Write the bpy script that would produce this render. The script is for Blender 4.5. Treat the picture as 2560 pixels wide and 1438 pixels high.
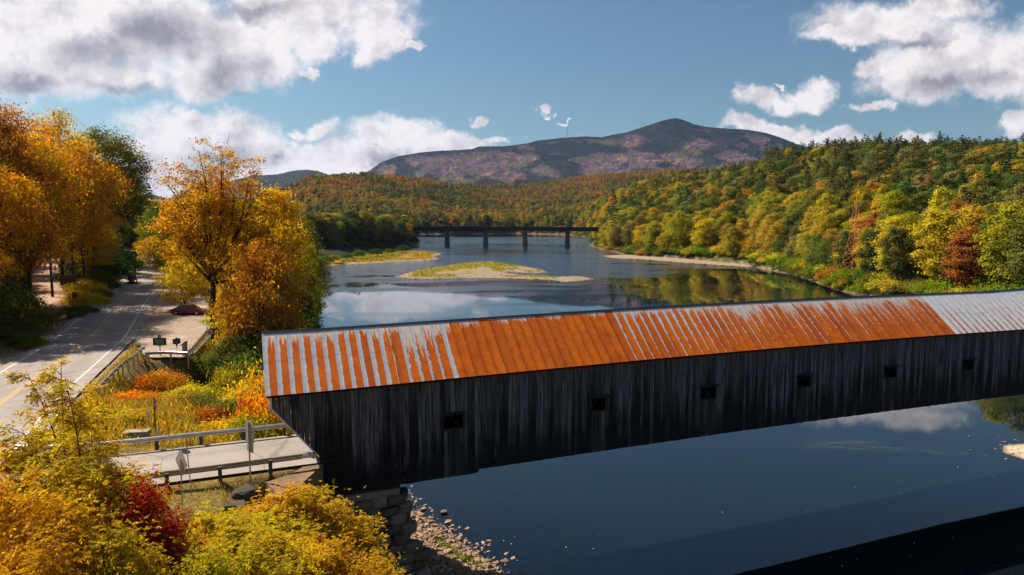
import bpy, math, random
import numpy as np
from mathutils import Vector, Matrix
for o in list(bpy.data.objects): bpy.data.objects.remove(o)
S = bpy.context.scene; COL = S.collection
R = math.radians
random.seed(7); rng = np.random.default_rng(7)

HAZE = 2.2e-5
# ---------------------------------------------------------------- camera, sky, sun, exposure
WL = -1.9; CAM_H = 21.7; FOC = 1707.0; PITCH = R(5.65)
cam = bpy.data.cameras.new('camera'); cam.sensor_width = 36; cam.lens = 36 * FOC / 2560
cam.clip_start = 0.5; cam.clip_end = 40000
camo = bpy.data.objects.new('camera', cam); COL.objects.link(camo)
camo.location = (0, 0, CAM_H); camo.rotation_euler = (R(90) - PITCH, 0, 0); S.camera = camo
S.view_settings.view_transform = 'Standard'; S.view_settings.look = 'None'
S.view_settings.gamma = 1; S.view_settings.use_curve_mapping = False
S.view_settings.exposure = 0.85
S.cycles.max_bounces = 6; S.cycles.diffuse_bounces = 2; S.cycles.glossy_bounces = 3
S.cycles.transmission_bounces = 3; S.cycles.transparent_max_bounces = 6; S.cycles.volume_bounces = 0
S.cycles.caustics_reflective = False; S.cycles.caustics_refractive = False
S.cycles.sample_clamp_indirect = 4
SUN_EL, SUN_AZ = R(44), R(-63)            # azimuth measured from +Y towards +X
SUN_DIR = Vector((math.cos(SUN_EL) * math.sin(SUN_AZ), math.cos(SUN_EL) * math.cos(SUN_AZ), math.sin(SUN_EL)))
sl = bpy.data.lights.new('sun', 'SUN'); sl.energy = 5.0; sl.angle = R(0.5); sl.color = (1.0, 0.90, 0.76)
so = bpy.data.objects.new('sun', sl); COL.objects.link(so)
so.rotation_euler = (-SUN_DIR).to_track_quat('-Z', 'Y').to_euler(); so.location = (-60, 30, 80)

def ray(x, y):
    u = (x - 1280) / FOC; v = (719 - y) / FOC
    return np.array([u, math.cos(PITCH) + v * math.sin(PITCH), -math.sin(PITCH) + v * math.cos(PITCH)])
def at(x, y, z=WL):                       # where the sight line through a point of the photo meets height z
    r = ray(x, y); t = (z - CAM_H) / r[2]; return np.array([r[0] * t, r[1] * t, z])
def atD(x, y, Y):                          # ... meets depth Y
    r = ray(x, y); t = Y / r[1]; return np.array([r[0] * t, Y, CAM_H + r[2] * t])

class NT:                                   # small node helper
    def __init__(s, tree): s.t = tree; s.n = tree.nodes; s.l = tree.links
    def new(s, typ, ins=None, **kw):
        n = s.n.new(typ)
        for k, v in kw.items(): setattr(n, k, v)
        for k, v in (ins or {}).items():
            if isinstance(v, bpy.types.NodeSocket): s.l.new(v, n.inputs[k])
            else: n.inputs[k].default_value = v
        return n
    def math(s, op, a, b=None, c=None, clamp=False):
        ins = {0: a}
        if b is not None: ins[1] = b
        if c is not None: ins[2] = c
        n = s.new('ShaderNodeMath', ins, operation=op); n.use_clamp = clamp; return n.outputs[0]
    def vmath(s, op, a, b=None):
        ins = {0: a}
        if b is not None: ins[1] = b
        return s.new('ShaderNodeVectorMath', ins, operation=op)
    def mix(s, f, a, b, blend='MIX'):
        n = s.new('ShaderNodeMix', None, data_type='RGBA', blend_type=blend)
        for k, v in ((0, f), (6, a), (7, b)):
            if isinstance(v, bpy.types.NodeSocket): s.l.new(v, n.inputs[k])
            else: n.inputs[k].default_value = (v if k == 0 else (*v[:3], 1))
        return n.outputs[2]
    def noise(s, vec=None, scale=1, detail=4, rough=.55, dist=0, w=None):
        n = s.new('ShaderNodeTexNoise', {'Scale': scale, 'Detail': detail, 'Roughness': rough, 'Distortion': dist})
        if vec is not None: s.l.new(vec, n.inputs['Vector'])
        return n.outputs[0]
    def ramp(s, f, pts):                   # map range chain
        n = s.new('ShaderNodeValToRGB', {0: f}); e = n.color_ramp.elements
        while len(e) < len(pts): e.new(.5)
        for i, (p, c) in enumerate(pts):
            e[i].position = p; e[i].color = (*c, 1) if not isinstance(c, (int, float)) else (c, c, c, 1)
        return n.outputs[0]
    def rng(s, f, a, b, c=0.0, d=1.0, smooth=False):
        n = s.new('ShaderNodeMapRange', {0: f, 1: a, 2: b, 3: c, 4: d})
        if smooth: n.interpolation_type = 'SMOOTHSTEP'
        return n.outputs[0]

# ---- world: Nishita sky with procedural cumulus fixed to directions
W = bpy.data.worlds.new('World'); S.world = W; W.use_nodes = True; W.node_tree.nodes.clear()
n = NT(W.node_tree)
sky = n.new('ShaderNodeTexSky', sky_type='NISHITA', sun_disc=False, sun_elevation=SUN_EL, sun_rotation=SUN_AZ, altitude=100, air_density=1.0, dust_density=1.2, ozone_density=1.5)
skyc = n.mix(1.0, sky.outputs[0], (0.68, 0.91, 0.95), 'MULTIPLY')
geo = n.new('ShaderNodeTexCoord').outputs['Generated']
sep = n.new('ShaderNodeSeparateXYZ', {0: geo})
dy = n.math('MAXIMUM', sep.outputs[1], 0.15)
U = n.math('DIVIDE', sep.outputs[0], dy); V = n.math('DIVIDE', sep.outputs[2], dy)
V = n.math('ABSOLUTE', V)
P = n.new('ShaderNodeCombineXYZ', {0: U, 1: V}).outputs[0]
def uv(x, y): r = ray(x, y); return r[0] / r[1], r[2] / r[1]
def blobs(P, lst, k=1.0):
    cur = None
    for (cx, cy, rx, ry) in lst:
        a, b = uv(cx, cy)
        d = n.vmath('MULTIPLY', n.vmath('SUBTRACT', P, (a, b, 0)).outputs[0], (FOC / rx, FOC / ry, 0))
        l = n.vmath('LENGTH', d.outputs[0]).outputs['Value']
        s_ = n.math('SUBTRACT', 1.0, l)
        cur = s_ if cur is None else n.new('ShaderNodeMath', {0: cur, 1: s_, 2: 0.18}, operation='SMOOTH_MAX').outputs[0]
    return cur
BODY = [(60, 70, 330, 175), (330, 60, 330, 160), (560, 110, 210, 120), (520, 175, 190, 72), (770, 20, 250, 85), (930, 45, 130, 72), (985, 85, 60, 50),
        (250, 190, 260, 70), (20, 180, 190, 75), (660, 160, 60, 55), (770, 172, 26, 15), (930, 110, 60, 50), (1050, 108, 34, 14), (780, 95, 90, 50),
        (430, 320, 130, 70), (395, 390, 110, 85), (570, 345, 170, 62), (650, 375, 130, 62), (380, 450, 110, 70), (700, 410, 160, 60), (490, 300, 80, 45),
        (755, 320, 42, 18), (815, 324, 52, 22), (960, 345, 105, 46), (1010, 335, 80, 40), (1120, 368, 130, 32), (880, 395, 200, 60), (1192, 310, 25, 15), (1215, 358, 60, 16), (770, 365, 60, 35),
        (1350, 266, 20, 8), (1368, 280, 16, 6), (1400, 303, 12, 5), (1866, 312, 66, 28), (1930, 330, 90, 22), (2010, 352, 140, 26), (2095, 345, 80, 26), (2280, 342, 70, 18),
        (1915, 238, 72, 28), (2020, 222, 74, 38), (1975, 248, 100, 28), (2185, 262, 62, 16), (1950, 200, 20, 10),
        (2230, 58, 225, 56), (2340, 32, 130, 40), (2110, 90, 110, 26), (2400, 135, 225, 88), (2540, 140, 150, 92), (2340, 195, 190, 62), (2500, 205, 150, 50), (2200, 165, 60, 28), 
        (2550, 305, 70, 32), (2700, 180, 200, 120), (-200, 120, 400, 200), (200, -120, 600, 150), (3100, 60, 260, 90)]
DARK = [(430, 75, 200, 100), (560, 185, 150, 85), (640, 20, 160, 40), (700, 390, 62, 26), (230, 130, 150, 70), (60, 215, 140, 40), (560, 395, 150, 40), (2400, 205, 170, 48), (330, 230, 200, 30), (2300, 95, 190, 22), (1000, 400, 170, 30), (620, 240, 120, 22)]
nz = n.noise(P, 7.5, 8, .62); nz2 = n.noise(P, 26, 8, .66)
SO = (-0.02, 0.022, 0)
wc = n.new('ShaderNodeTexNoise', {'Vector': P, 'Scale': 11, 'Detail': 7, 'Roughness': .66}).outputs['Color']
wv_ = n.vmath('SUBTRACT', wc, (.5, .5, .5)).outputs[0]
wsc = n.vmath('MULTIPLY', wv_, (.13, .09, 0)).outputs[0]
Pw = n.vmath('ADD', P, wsc).outputs[0]
Pso = n.vmath('ADD', P, SO).outputs[0]
nzs = n.noise(Pso, 7.5, 8, .62)
body = blobs(Pw, BODY)
# the rest of the sky away from the photograph's view: scattered cumulus of the same kind
gsc = n.vmath('MULTIPLY', geo, (1, 1, 2.2)).outputs[0]
gen = n.noise(gsc, 2.3, 7, .58)
genb = n.rng(gen, .53, .75, -0.35, 0.75)
inview = n.math('MULTIPLY', n.rng(sep.outputs[1], .15, .35), n.math('MULTIPLY', n.rng(n.math('ABSOLUTE', U), 1.0, 1.35, 1, 0), n.rng(V, .55, .8, 1, 0)))
body = n.new('ShaderNodeMix', {0: inview, 2: genb, 3: body}).outputs[0]
dens = n.math('ADD', body, n.math('MULTIPLY', n.math('SUBTRACT', nz, .5), 1.15))
dens = n.math('ADD', dens, n.math('MULTIPLY', n.math('SUBTRACT', nz2, .5), .85))
alpha = n.rng(dens, -.14, .56, 0, 1, True)
relief = n.math('MULTIPLY', n.math('SUBTRACT', nz, nzs), 1.9)
relief = n.math('ADD', relief, n.math('MULTIPLY', n.math('SUBTRACT', nz2, .5), .55))
dark = n.math('ADD', blobs(Pw, DARK), n.math('MULTIPLY', n.math('SUBTRACT', nz, .5), 1.1))
dark = n.math('MULTIPLY', n.rng(dark, .05, .95, 0, 1, True), inview)
core = n.rng(dens, .3, 1.3, 0, .22)
lit = n.math('SUBTRACT', n.math('ADD', .96, relief), core)
lit = n.math('SUBTRACT', lit, n.math('MULTIPLY', dark, .56), clamp=True)
ccol = n.ramp(lit, [(0, (.125, .135, .17)), (.35, (.25, .24, .275)), (.62, (.43, .40, .42)), (.82, (.57, .53, .54)), (1, (.70, .66, .66))])
bs = n.new('ShaderNodeBackground', {0: skyc, 1: 0.051})
bc = n.new('ShaderNodeBackground', {0: ccol, 1: 0.80})
mx = n.new('ShaderNodeMixShader', {0: n.math('MULTIPLY', alpha, .96), 1: bs.outputs[0], 2: bc.outputs[0]})
n.new('ShaderNodeOutputWorld', {0: mx.outputs[0]})
W.cycles.sampling_method = 'MANUAL'; W.cycles.sample_map_resolution = 512

# ---------------------------------------------------------------- helpers
def hsh(ix, iy, s):
    h = (ix.astype(np.int64) * 374761393 + iy.astype(np.int64) * 668265263 + s * 1442695041) & 0x7fffffff
    h = ((h ^ (h >> 13)) * 1274126177) & 0x7fffffff
    return ((h ^ (h >> 16)) & 0xffff) / 65535.0
def vnoise(x, y, s=0):
    x = np.asarray(x, float); y = np.asarray(y, float)
    ix = np.floor(x); iy = np.floor(y); fx = x - ix; fy = y - iy
    fx = fx * fx * (3 - 2 * fx); fy = fy * fy * (3 - 2 * fy)
    a = hsh(ix, iy, s); b = hsh(ix + 1, iy, s); c = hsh(ix, iy + 1, s); d = hsh(ix + 1, iy + 1, s)
    return a + (b - a) * fx + (c - a) * fy + (a - b - c + d) * fx * fy
def fbm(x, y, s=0, o=4):
    r = 0; a = .5; t = 0
    for i in range(o): r = r + a * vnoise(x * 2 ** i + i * 17.3, y * 2 ** i - i * 9.1, s + i); t += a; a *= .5
    return r / t
def sstep(a, b, x): t = np.clip((x - a) / (b - a), 0, 1); return t * t * (3 - 2 * t)

def make_mesh(name, V_, F_, mat=None, smooth=False, attrs=None, col=None):
    me = bpy.data.meshes.new(name); V_ = np.asarray(V_, np.float32); 
    if isinstance(F_, np.ndarray) and F_.ndim == 2:
        nf, k = F_.shape; me.vertices.add(len(V_)); me.vertices.foreach_set('co', V_.ravel())
        me.loops.add(nf * k); me.polygons.add(nf)
        me.loops.foreach_set('vertex_index', F_.astype(np.int32).ravel())
        me.polygons.foreach_set('loop_start', np.arange(0, nf * k, k, dtype=np.int32))
        me.update(calc_edges=True)
    else:
        me.from_pydata([tuple(v) for v in V_.tolist()], [], [list(f) for f in F_]); me.update()
    if smooth: me.polygons.foreach_set('use_smooth', [True] * len(me.polygons))
    if mat: me.materials.append(mat)
    for k, a in (attrs or {}).items():
        at_ = me.attributes.new(k, 'FLOAT', 'POINT'); at_.data.foreach_set('value', np.asarray(a, np.float32))
    if col is not None:
        c = me.color_attributes.new('col', 'FLOAT_COLOR', 'POINT')
        c4 = np.ones((len(V_), 4), np.float32); c4[:, :3] = col; c.data.foreach_set('color', c4.ravel())
    return me
def link(name, me, parent=None, loc=(0, 0, 0), rz=0, **props):
    o = bpy.data.objects.new(name, me); COL.objects.link(o)
    o.location = [float(v) for v in loc]; o.rotation_euler = (0, 0, rz)
    if parent is not None: o.parent = parent
    for k, v in props.items(): o[k] = v
    return o
def thing(name, label, cat, loc=(0, 0, 0), rz=0, group=None):
    o = link(name, None, None, loc, rz); o.empty_display_size = .3
    o['label'] = label; o['category'] = cat
    if group: o['group'] = group
    return o
def tag(o, label, cat, group=None):
    o['label'] = label; o['category'] = cat
    if group: o['group'] = group
    return o
class MB:                                   # collects simple shapes into one mesh
    def __init__(s): s.v = []; s.f = []
    def add(s, v, f):
        b = len(s.v); s.v += [tuple(map(float, p)) for p in v]; s.f += [tuple(i + b for i in q) for q in f]; return s
    def box(s, c, d, rz=0, tilt=None):
        x, y, z = [k / 2 for k in d]; P_ = [(-x, -y, -z), (x, -y, -z), (x, y, -z), (-x, y, -z), (-x, -y, z), (x, -y, z), (x, y, z), (-x, y, z)]
        M = Matrix.Rotation(rz, 3, 'Z')
        if tilt: M = M @ Matrix.Rotation(tilt[1], 3, tilt[0])
        P_ = [M @ Vector(p) + Vector(c) for p in P_]
        return s.add(P_, [(0, 3, 2, 1), (4, 5, 6, 7), (0, 1, 5, 4), (1, 2, 6, 5), (2, 3, 7, 6), (3, 0, 4, 7)])
    def tube(s, pts, rad, sides=6, cap=True):
        pts = [Vector(p) for p in pts]; n_ = len(pts)
        if not hasattr(rad, '__len__'): rad = [rad] * n_
        vs = []; fs = []
        for i, p in enumerate(pts):
            d = (pts[min(i + 1, n_ - 1)] - pts[max(i - 1, 0)]).normalized()
            a = d.orthogonal().normalized() if i == 0 else (pa - d * pa.dot(d)).normalized()
            pa = a; b = d.cross(a)
            for k in range(sides):
                t = 2 * math.pi * k / sides; vs.append(p + (a * math.cos(t) + b * math.sin(t)) * rad[i])
        for i in range(n_ - 1):
            for k in range(sides):
                k2 = (k + 1) % sides; fs.append((i * sides + k, i * sides + k2, (i + 1) * sides + k2, (i + 1) * sides + k))
        if cap: fs.append(tuple(reversed(range(sides)))); fs.append(tuple(range((n_ - 1) * sides, n_ * sides)))
        return s.add(vs, fs)
    def prism(s, poly, a, b, axis='Y'):      # polygon in a plane, extruded between a and b along axis
        m = len(poly); f = {'Y': lambda p, t: (p[0], t, p[1]), 'Z': lambda p, t: (p[0], p[1], t), 'X': lambda p, t: (t, p[0], p[1])}[axis]
        vs = [f(p, a) for p in poly] + [f(p, b) for p in poly]
        fs = [tuple(range(m)), tuple(reversed(range(m, 2 * m)))] + [(i, i + m, (i + 1) % m + m, (i + 1) % m) for i in range(m)]
        return s.add(vs, fs)
    def mesh(s, name, mat, smooth=False):
        me = make_mesh(name, s.v, s.f, mat, smooth)
        import bmesh; bm = bmesh.new(); bm.from_mesh(me); bmesh.ops.recalc_face_normals(bm, faces=bm.faces); bm.to_mesh(me); bm.free()
        return me
    def build(s, name, mat, parent=None, smooth=False, **kw): return link(name, s.mesh(name, mat, smooth), parent, **kw)

# ---------------------------------------------------------------- materials
def new_mat(name):
    m = bpy.data.materials.new(name); m.use_nodes = True; m.node_tree.nodes.clear(); return m, NT(m.node_tree)
def out(n, sh, disp=None): n.new('ShaderNodeOutputMaterial', {0: sh})
def bumpn(n, h, strength=.3, dist=.05): return n.new('ShaderNodeBump', {'Height': h, 'Strength': strength, 'Distance': dist}).outputs[0]
def plain(name, c, rough=.6, metal=0, var=.15, scale=3, spec=.4, bump=0.0):
    m, n = new_mat(name); tc = n.new('ShaderNodeTexCoord').outputs['Object']
    nz = n.noise(tc, scale, 5); f = n.rng(nz, .3, .7, 1 - var, 1 + var)
    c2 = n.vmath('SCALE', c); c2.inputs['Scale'].default_value = 1; n.l.new(f, c2.inputs['Scale'])
    b = n.new('ShaderNodeBsdfPrincipled', {'Base Color': c2.outputs[0], 'Roughness': rough, 'Metallic': metal, 'Specular IOR Level': spec})
    if bump: n.l.new(bumpn(n, n.noise(tc, scale * 6, 4), bump), b.inputs['Normal'])
    out(n, b.outputs[0]); return m
def foliage(name, trans=.48, hue=.022, val=(.55, 1.35)):
    m, n = new_mat(name)
    tint = n.new('ShaderNodeAttribute', None, attribute_type='INSTANCER', attribute_name='tint').outputs['Color']
    tc = n.new('ShaderNodeTexCoord').outputs['Object']
    ri = n.new('ShaderNodeNewGeometry').outputs['Random Per Island']
    oi = n.new('ShaderNodeObjectInfo')
    off = n.vmath('ADD', tc, n.vmath('SCALE', (31, 17, 7)).outputs[0]).outputs[0]
    c1 = n.noise(off, .22, 3)
    h = n.math('ADD', n.rng(c1, .3, .7, .5 + hue, .5 - hue), n.math('MULTIPLY', n.math('SUBTRACT', ri, .5), hue * 1.6))
    v = n.math('MULTIPLY', n.rng(ri, 0, 1, val[0], val[1]), n.rng(n.noise(off, .6, 3), .3, .7, .75, 1.25))
    hs = n.new('ShaderNodeHueSaturation', {'Hue': h, 'Saturation': n.rng(ri, 0, 1, .9, 1.08), 'Value': v, 'Color': tint})
    d = n.new('ShaderNodeBsdfDiffuse', {0: hs.outputs[0]})
    tcx = n.mix(1.0, hs.outputs[0], (1.3, 1.3, .6), 'MULTIPLY')
    t = n.new('ShaderNodeBsdfTranslucent', {0: tcx})
    mx = n.new('ShaderNodeMixShader', {0: trans, 1: d.outputs[0], 2: t.outputs[0]}); out(n, mx.outputs[0]); return m
M_leaf = foliage('leaves'); M_needle = foliage('needles', .2, .015, (.5, 1.3)); M_far = foliage('distant_leaves', .22, .02, (.55, 1.3))
M_bark = plain('bark', (.045, .036, .03), .9, var=.5, scale=2, bump=.5)
M_darkbark = plain('dark_bark', (.02, .016, .014), .9, var=.5, scale=2)
M_pale = plain('pale_twigs', (.25, .2, .16), .9, var=.3)
M_steel = plain('galvanised_steel', (.42, .43, .45), .38, .75, .15, 4)
M_rail = plain('weathered_galvanised_rail', (.45, .45, .47), .35, .8, .15, 2)
M_post = plain('weathered_wood_post', (.10, .075, .055), .85, var=.4, scale=5)
M_conc = plain('concrete', (.30, .26, .22), .9, var=.3, scale=1.5, bump=.3)
M_black = plain('black_rubber', (.012, .012, .013), .7)
M_signback = plain('bare_aluminium_sign_back', (.40, .37, .33), .5, .5, .1)
M_rustm = plain('rust_steel_girder', (.035, .022, .018), .8, 0, .4, .4)
M_white = plain('white_paint', (.75, .74, .72), .5, var=.06)

def rusty_tower():
    return plain('orange_rust_steel', (.42, .13, .04), .7, 0, .25, .5)
M_tower = rusty_tower()

def asphalt():
    m, n = new_mat('asphalt'); tc = n.new('ShaderNodeTexCoord').outputs['Object']
    uvw = n.new('ShaderNodeAttribute', None, attribute_name='across').outputs['Fac']
    a = n.noise(tc, .25, 5); b = n.noise(tc, 9, 4); tr = n.math('ABSOLUTE', n.math('SUBTRACT', n.math('ABSOLUTE', uvw), .45))
    wear = n.rng(tr, .0, .22, 1.0, 0.0)
    f = n.math('ADD', n.math('ADD', n.math('MULTIPLY', a, .55), n.math('MULTIPLY', b, .35)), n.math('MULTIPLY', wear, -.10))
    c = n.ramp(f, [(.2, (.19, .16, .14)), (.8, (.45, .385, .335))])
    cr = n.new('ShaderNodeTexVoronoi', {'Vector': n.vmath('ADD', tc, n.vmath('SCALE', (1, 1, 1)).outputs[0]).outputs[0], 'Scale': .22}, feature='DISTANCE_TO_EDGE').outputs[0]
    crk = n.rng(n.math('ADD', cr, n.math('MULTIPLY', n.noise(tc, 1.2, 4), .06)), .035, .05, .72, 1.0)
    c2 = n.vmath('SCALE', c); n.l.new(crk, c2.inputs['Scale'])
    p = n.new('ShaderNodeBsdfPrincipled', {'Base Color': c2.outputs[0], 'Roughness': .85, 'Specular IOR Level': .25, 'Normal': bumpn(n, b, .25)})
    out(n, p.outputs[0]); return m
M_asph = asphalt()
def paint(name, c, wear=.5):
    m, n = new_mat(name); tc = n.new('ShaderNodeTexCoord').outputs['Object']
    f = n.rng(n.noise(tc, 5, 5), wear - .12, wear + .1, 1, 0)
    p = n.new('ShaderNodeBsdfPrincipled', {'Base Color': n.mix(f, (.27, .24, .21), c), 'Roughness': .7}); out(n, p.outputs[0]); return m
M_yel = paint('yellow_road_paint', (.62, .28, .025), .66); M_wl = paint('white_road_paint', (.66, .62, .56), .68)
def gravel(name, c1, c2, c3, sc=1.0, leaves=.0):
    m, n = new_mat(name); tc = n.new('ShaderNodeTexCoord').outputs['Object']
    a = n.noise(tc, .35 * sc, 6, .65); b = n.new('ShaderNodeTexVoronoi', {'Vector': tc, 'Scale': 5 * sc}); 
    c = n.mix(n.rng(a, .35, .65), c1, c2); c = n.mix(n.rng(n.noise(tc, .9 * sc, 5, .7), .52, .68), c, c3)
    c = n.mix(.5, c, n.mix(1.0, c, n.ramp(n.new('ShaderNodeSeparateColor', {0: b.outputs['Color']}).outputs[0], [(0, .45), (1, 1.6)]), 'MULTIPLY'))
    p = n.new('ShaderNodeBsdfPrincipled', {'Base Color': c, 'Roughness': .9, 'Specular IOR Level': .2, 'Normal': bumpn(n, b.outputs['Distance'], .6, .06)}); out(n, p.outputs[0]); return m
M_lot = gravel('gravel_lot', (.25, .19, .14), (.36, .28, .22), (.34, .20, .09))
M_dirt = gravel('leaf_strewn_dirt', (.30, .16, .10), (.42, .27, .19), (.40, .18, .05), 1.2)
def terr():
    m, n = new_mat('ground_cover'); tc = n.new('ShaderNodeTexCoord').outputs['Object']
    c = n.new('ShaderNodeAttribute', None, attribute_name='col').outputs['Color']
    a = n.noise(tc, .8, 6, .7); b = n.noise(tc, 6, 4, .6)
    c = n.mix(1.0, c, n.ramp(a, [(.25, (.5, .55, .5)), (.75, (1.5, 1.4, 1.3))]), 'MULTIPLY')
    c = n.mix(1.0, c, n.ramp(b, [(.25, .6), (.75, 1.4)]), 'MULTIPLY')
    p = n.new('ShaderNodeBsdfPrincipled', {'Base Color': c, 'Roughness': .95, 'Specular IOR Level': .1, 'Normal': bumpn(n, b, .6, .15)}); out(n, p.outputs[0]); return m
M_terr = terr()
def mtn():
    m, n = new_mat('mountain_forest'); tc = n.new('ShaderNodeTexCoord').outputs['Object']
    c = n.new('ShaderNodeAttribute', None, attribute_name='col').outputs['Color']
    vo = n.new('ShaderNodeTexVoronoi', {'Vector': tc, 'Scale': .055})
    c = n.mix(.8, c, n.mix(1.0, c, n.ramp(n.new('ShaderNodeSeparateColor', {0: vo.outputs['Color']}).outputs[0], [(0, (.35, .42, .5)), (.5, (.95, .95, .95)), (1, (1.6, 1.4, 1.2))]), 'MULTIPLY'))
    p = n.new('ShaderNodeBsdfPrincipled', {'Base Color': c, 'Roughness': 1, 'Specular IOR Level': 0, 'Normal': bumpn(n, vo.outputs['Distance'], .9, 9)}); out(n, p.outputs[0]); return m
M_mtn = mtn()
def water():
    m, n = new_mat('river_water'); tc = n.new('ShaderNodeTexCoord').outputs['Object']
    dep = n.new('ShaderNodeAttribute', None, attribute_name='depth').outputs['Fac']
    rip = n.new('ShaderNodeAttribute', None, attribute_name='rip').outputs['Fac']
    st = n.vmath('MULTIPLY', tc, (1, 1.6, 1)).outputs[0]
    a = n.noise(st, .45, 3, .6); b = n.noise(st, 2.2, 3, .6)
    h = n.math('ADD', a, n.math('MULTIPLY', b, .35))
    bp = n.new('ShaderNodeBump', {'Height': h, 'Strength': 1.0, 'Distance': n.math('ADD', .0012, n.math('MULTIPLY', rip, .34))}).outputs[0]
    fr = n.new('ShaderNodeFresnel', {'IOR': 1.62}).outputs[0]
    gl = n.new('ShaderNodeBsdfGlossy', {'Color': (.95, .97, 1, 1), 'Roughness': n.math('MULTIPLY', rip, .10), 'Normal': bp})
    murk = n.new('ShaderNodeBsdfDiffuse', {0: (.0035, .007, .0095, 1)})
    tr = n.new('ShaderNodeBsdfTransparent', {0: (.86, .72, .58, 1)})
    k = n.math('SUBTRACT', 1.0, n.math('POWER', 2.718, n.math('MULTIPLY', dep, n.math('SUBTRACT', -.8, n.math('MULTIPLY', dep, .7)))))
    body = n.new('ShaderNodeMixShader', {0: k, 1: tr.outputs[0], 2: murk.outputs[0]})
    mx = n.new('ShaderNodeMixShader', {0: fr, 1: body.outputs[0], 2: gl.outputs[0]}); out(n, mx.outputs[0]); return m
M_water = water()
def rockm(name, c1, c2, sc=1.5):
    m, n = new_mat(name); tc = n.new('ShaderNodeTexCoord').outputs['Object']; oi = n.new('ShaderNodeObjectInfo').outputs['Random']
    ri = n.new('ShaderNodeNewGeometry').outputs['Random Per Island']
    f = n.math('ADD', n.math('MULTIPLY', n.noise(tc, sc, 6, .7), .7), n.math('MULTIPLY', n.math('FRACT', n.math('ADD', oi, ri)), .35))
    c = n.mix(n.rng(f, .3, .8), c1, c2)
    p = n.new('ShaderNodeBsdfPrincipled', {'Base Color': c, 'Roughness': .9, 'Specular IOR Level': .2, 'Normal': bumpn(n, n.noise(tc, sc * 4, 6, .7), .7, .08)}); out(n, p.outputs[0]); return m
M_rubble = rockm('tan_rubble_stone', (.20, .12, .08), (.46, .31, .21)); M_abut = rockm('dark_abutment_stone', (.045, .036, .03), (.32, .25, .20), 1.2)
M_boulder = rockm('grey_boulder', (.035, .03, .026), (.16, .13, .10), 2)
M_wing = rockm('stained_wing_wall_concrete', (.05, .035, .025), (.40, .24, .12), .9)
def wood():
    m, n = new_mat('dark_weathered_boards'); tc = n.new('ShaderNodeTexCoord').outputs['Object']
    oi = n.new('ShaderNodeObjectInfo').outputs['Random']
    hh = n.new('ShaderNodeAttribute', None, attribute_name='hgt').outputs['Fac']; qq = n.new('ShaderNodeAttribute', None, attribute_name='qq').outputs['Fac']
    nw = n.new('ShaderNodeAttribute', None, attribute_type='OBJECT', attribute_name='newer').outputs['Fac']
    v = n.new('ShaderNodeCombineXYZ', {0: n.math('MULTIPLY', qq, 14), 1: n.math('MULTIPLY', hh, .45), 2: n.math('MULTIPLY', oi, 40)}).outputs[0]
    s1 = n.noise(v, 1.0, 6, .7); v2 = n.new('ShaderNodeCombineXYZ', {0: n.math('MULTIPLY', qq, .35), 1: n.math('MULTIPLY', hh, .3), 2: 3.0}).outputs[0]
    s2 = n.noise(v2, 1.0, 4, .6)
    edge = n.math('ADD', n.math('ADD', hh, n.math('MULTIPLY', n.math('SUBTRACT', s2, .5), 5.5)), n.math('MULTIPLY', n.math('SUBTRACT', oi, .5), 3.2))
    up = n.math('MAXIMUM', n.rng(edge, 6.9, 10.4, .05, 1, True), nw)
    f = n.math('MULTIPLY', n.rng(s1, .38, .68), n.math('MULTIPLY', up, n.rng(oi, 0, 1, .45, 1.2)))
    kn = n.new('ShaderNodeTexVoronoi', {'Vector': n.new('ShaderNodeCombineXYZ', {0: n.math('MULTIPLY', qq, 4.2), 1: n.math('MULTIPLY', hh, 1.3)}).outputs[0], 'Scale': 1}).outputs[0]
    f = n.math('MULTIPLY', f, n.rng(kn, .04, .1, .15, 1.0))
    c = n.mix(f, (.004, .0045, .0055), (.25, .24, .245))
    rs = n.math('MULTIPLY', n.rng(n.math('ADD', hh, n.math('MULTIPLY', s1, 1.2)), 12.1, 12.6), .5)
    c = n.mix(rs, c, (.30, .11, .03))
    p = n.new('ShaderNodeBsdfPrincipled', {'Base Color': c, 'Roughness': .8, 'Specular IOR Level': .25, 'Normal': bumpn(n, s1, .5, .01)}); out(n, p.outputs[0]); return m
M_wood = wood()
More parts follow.
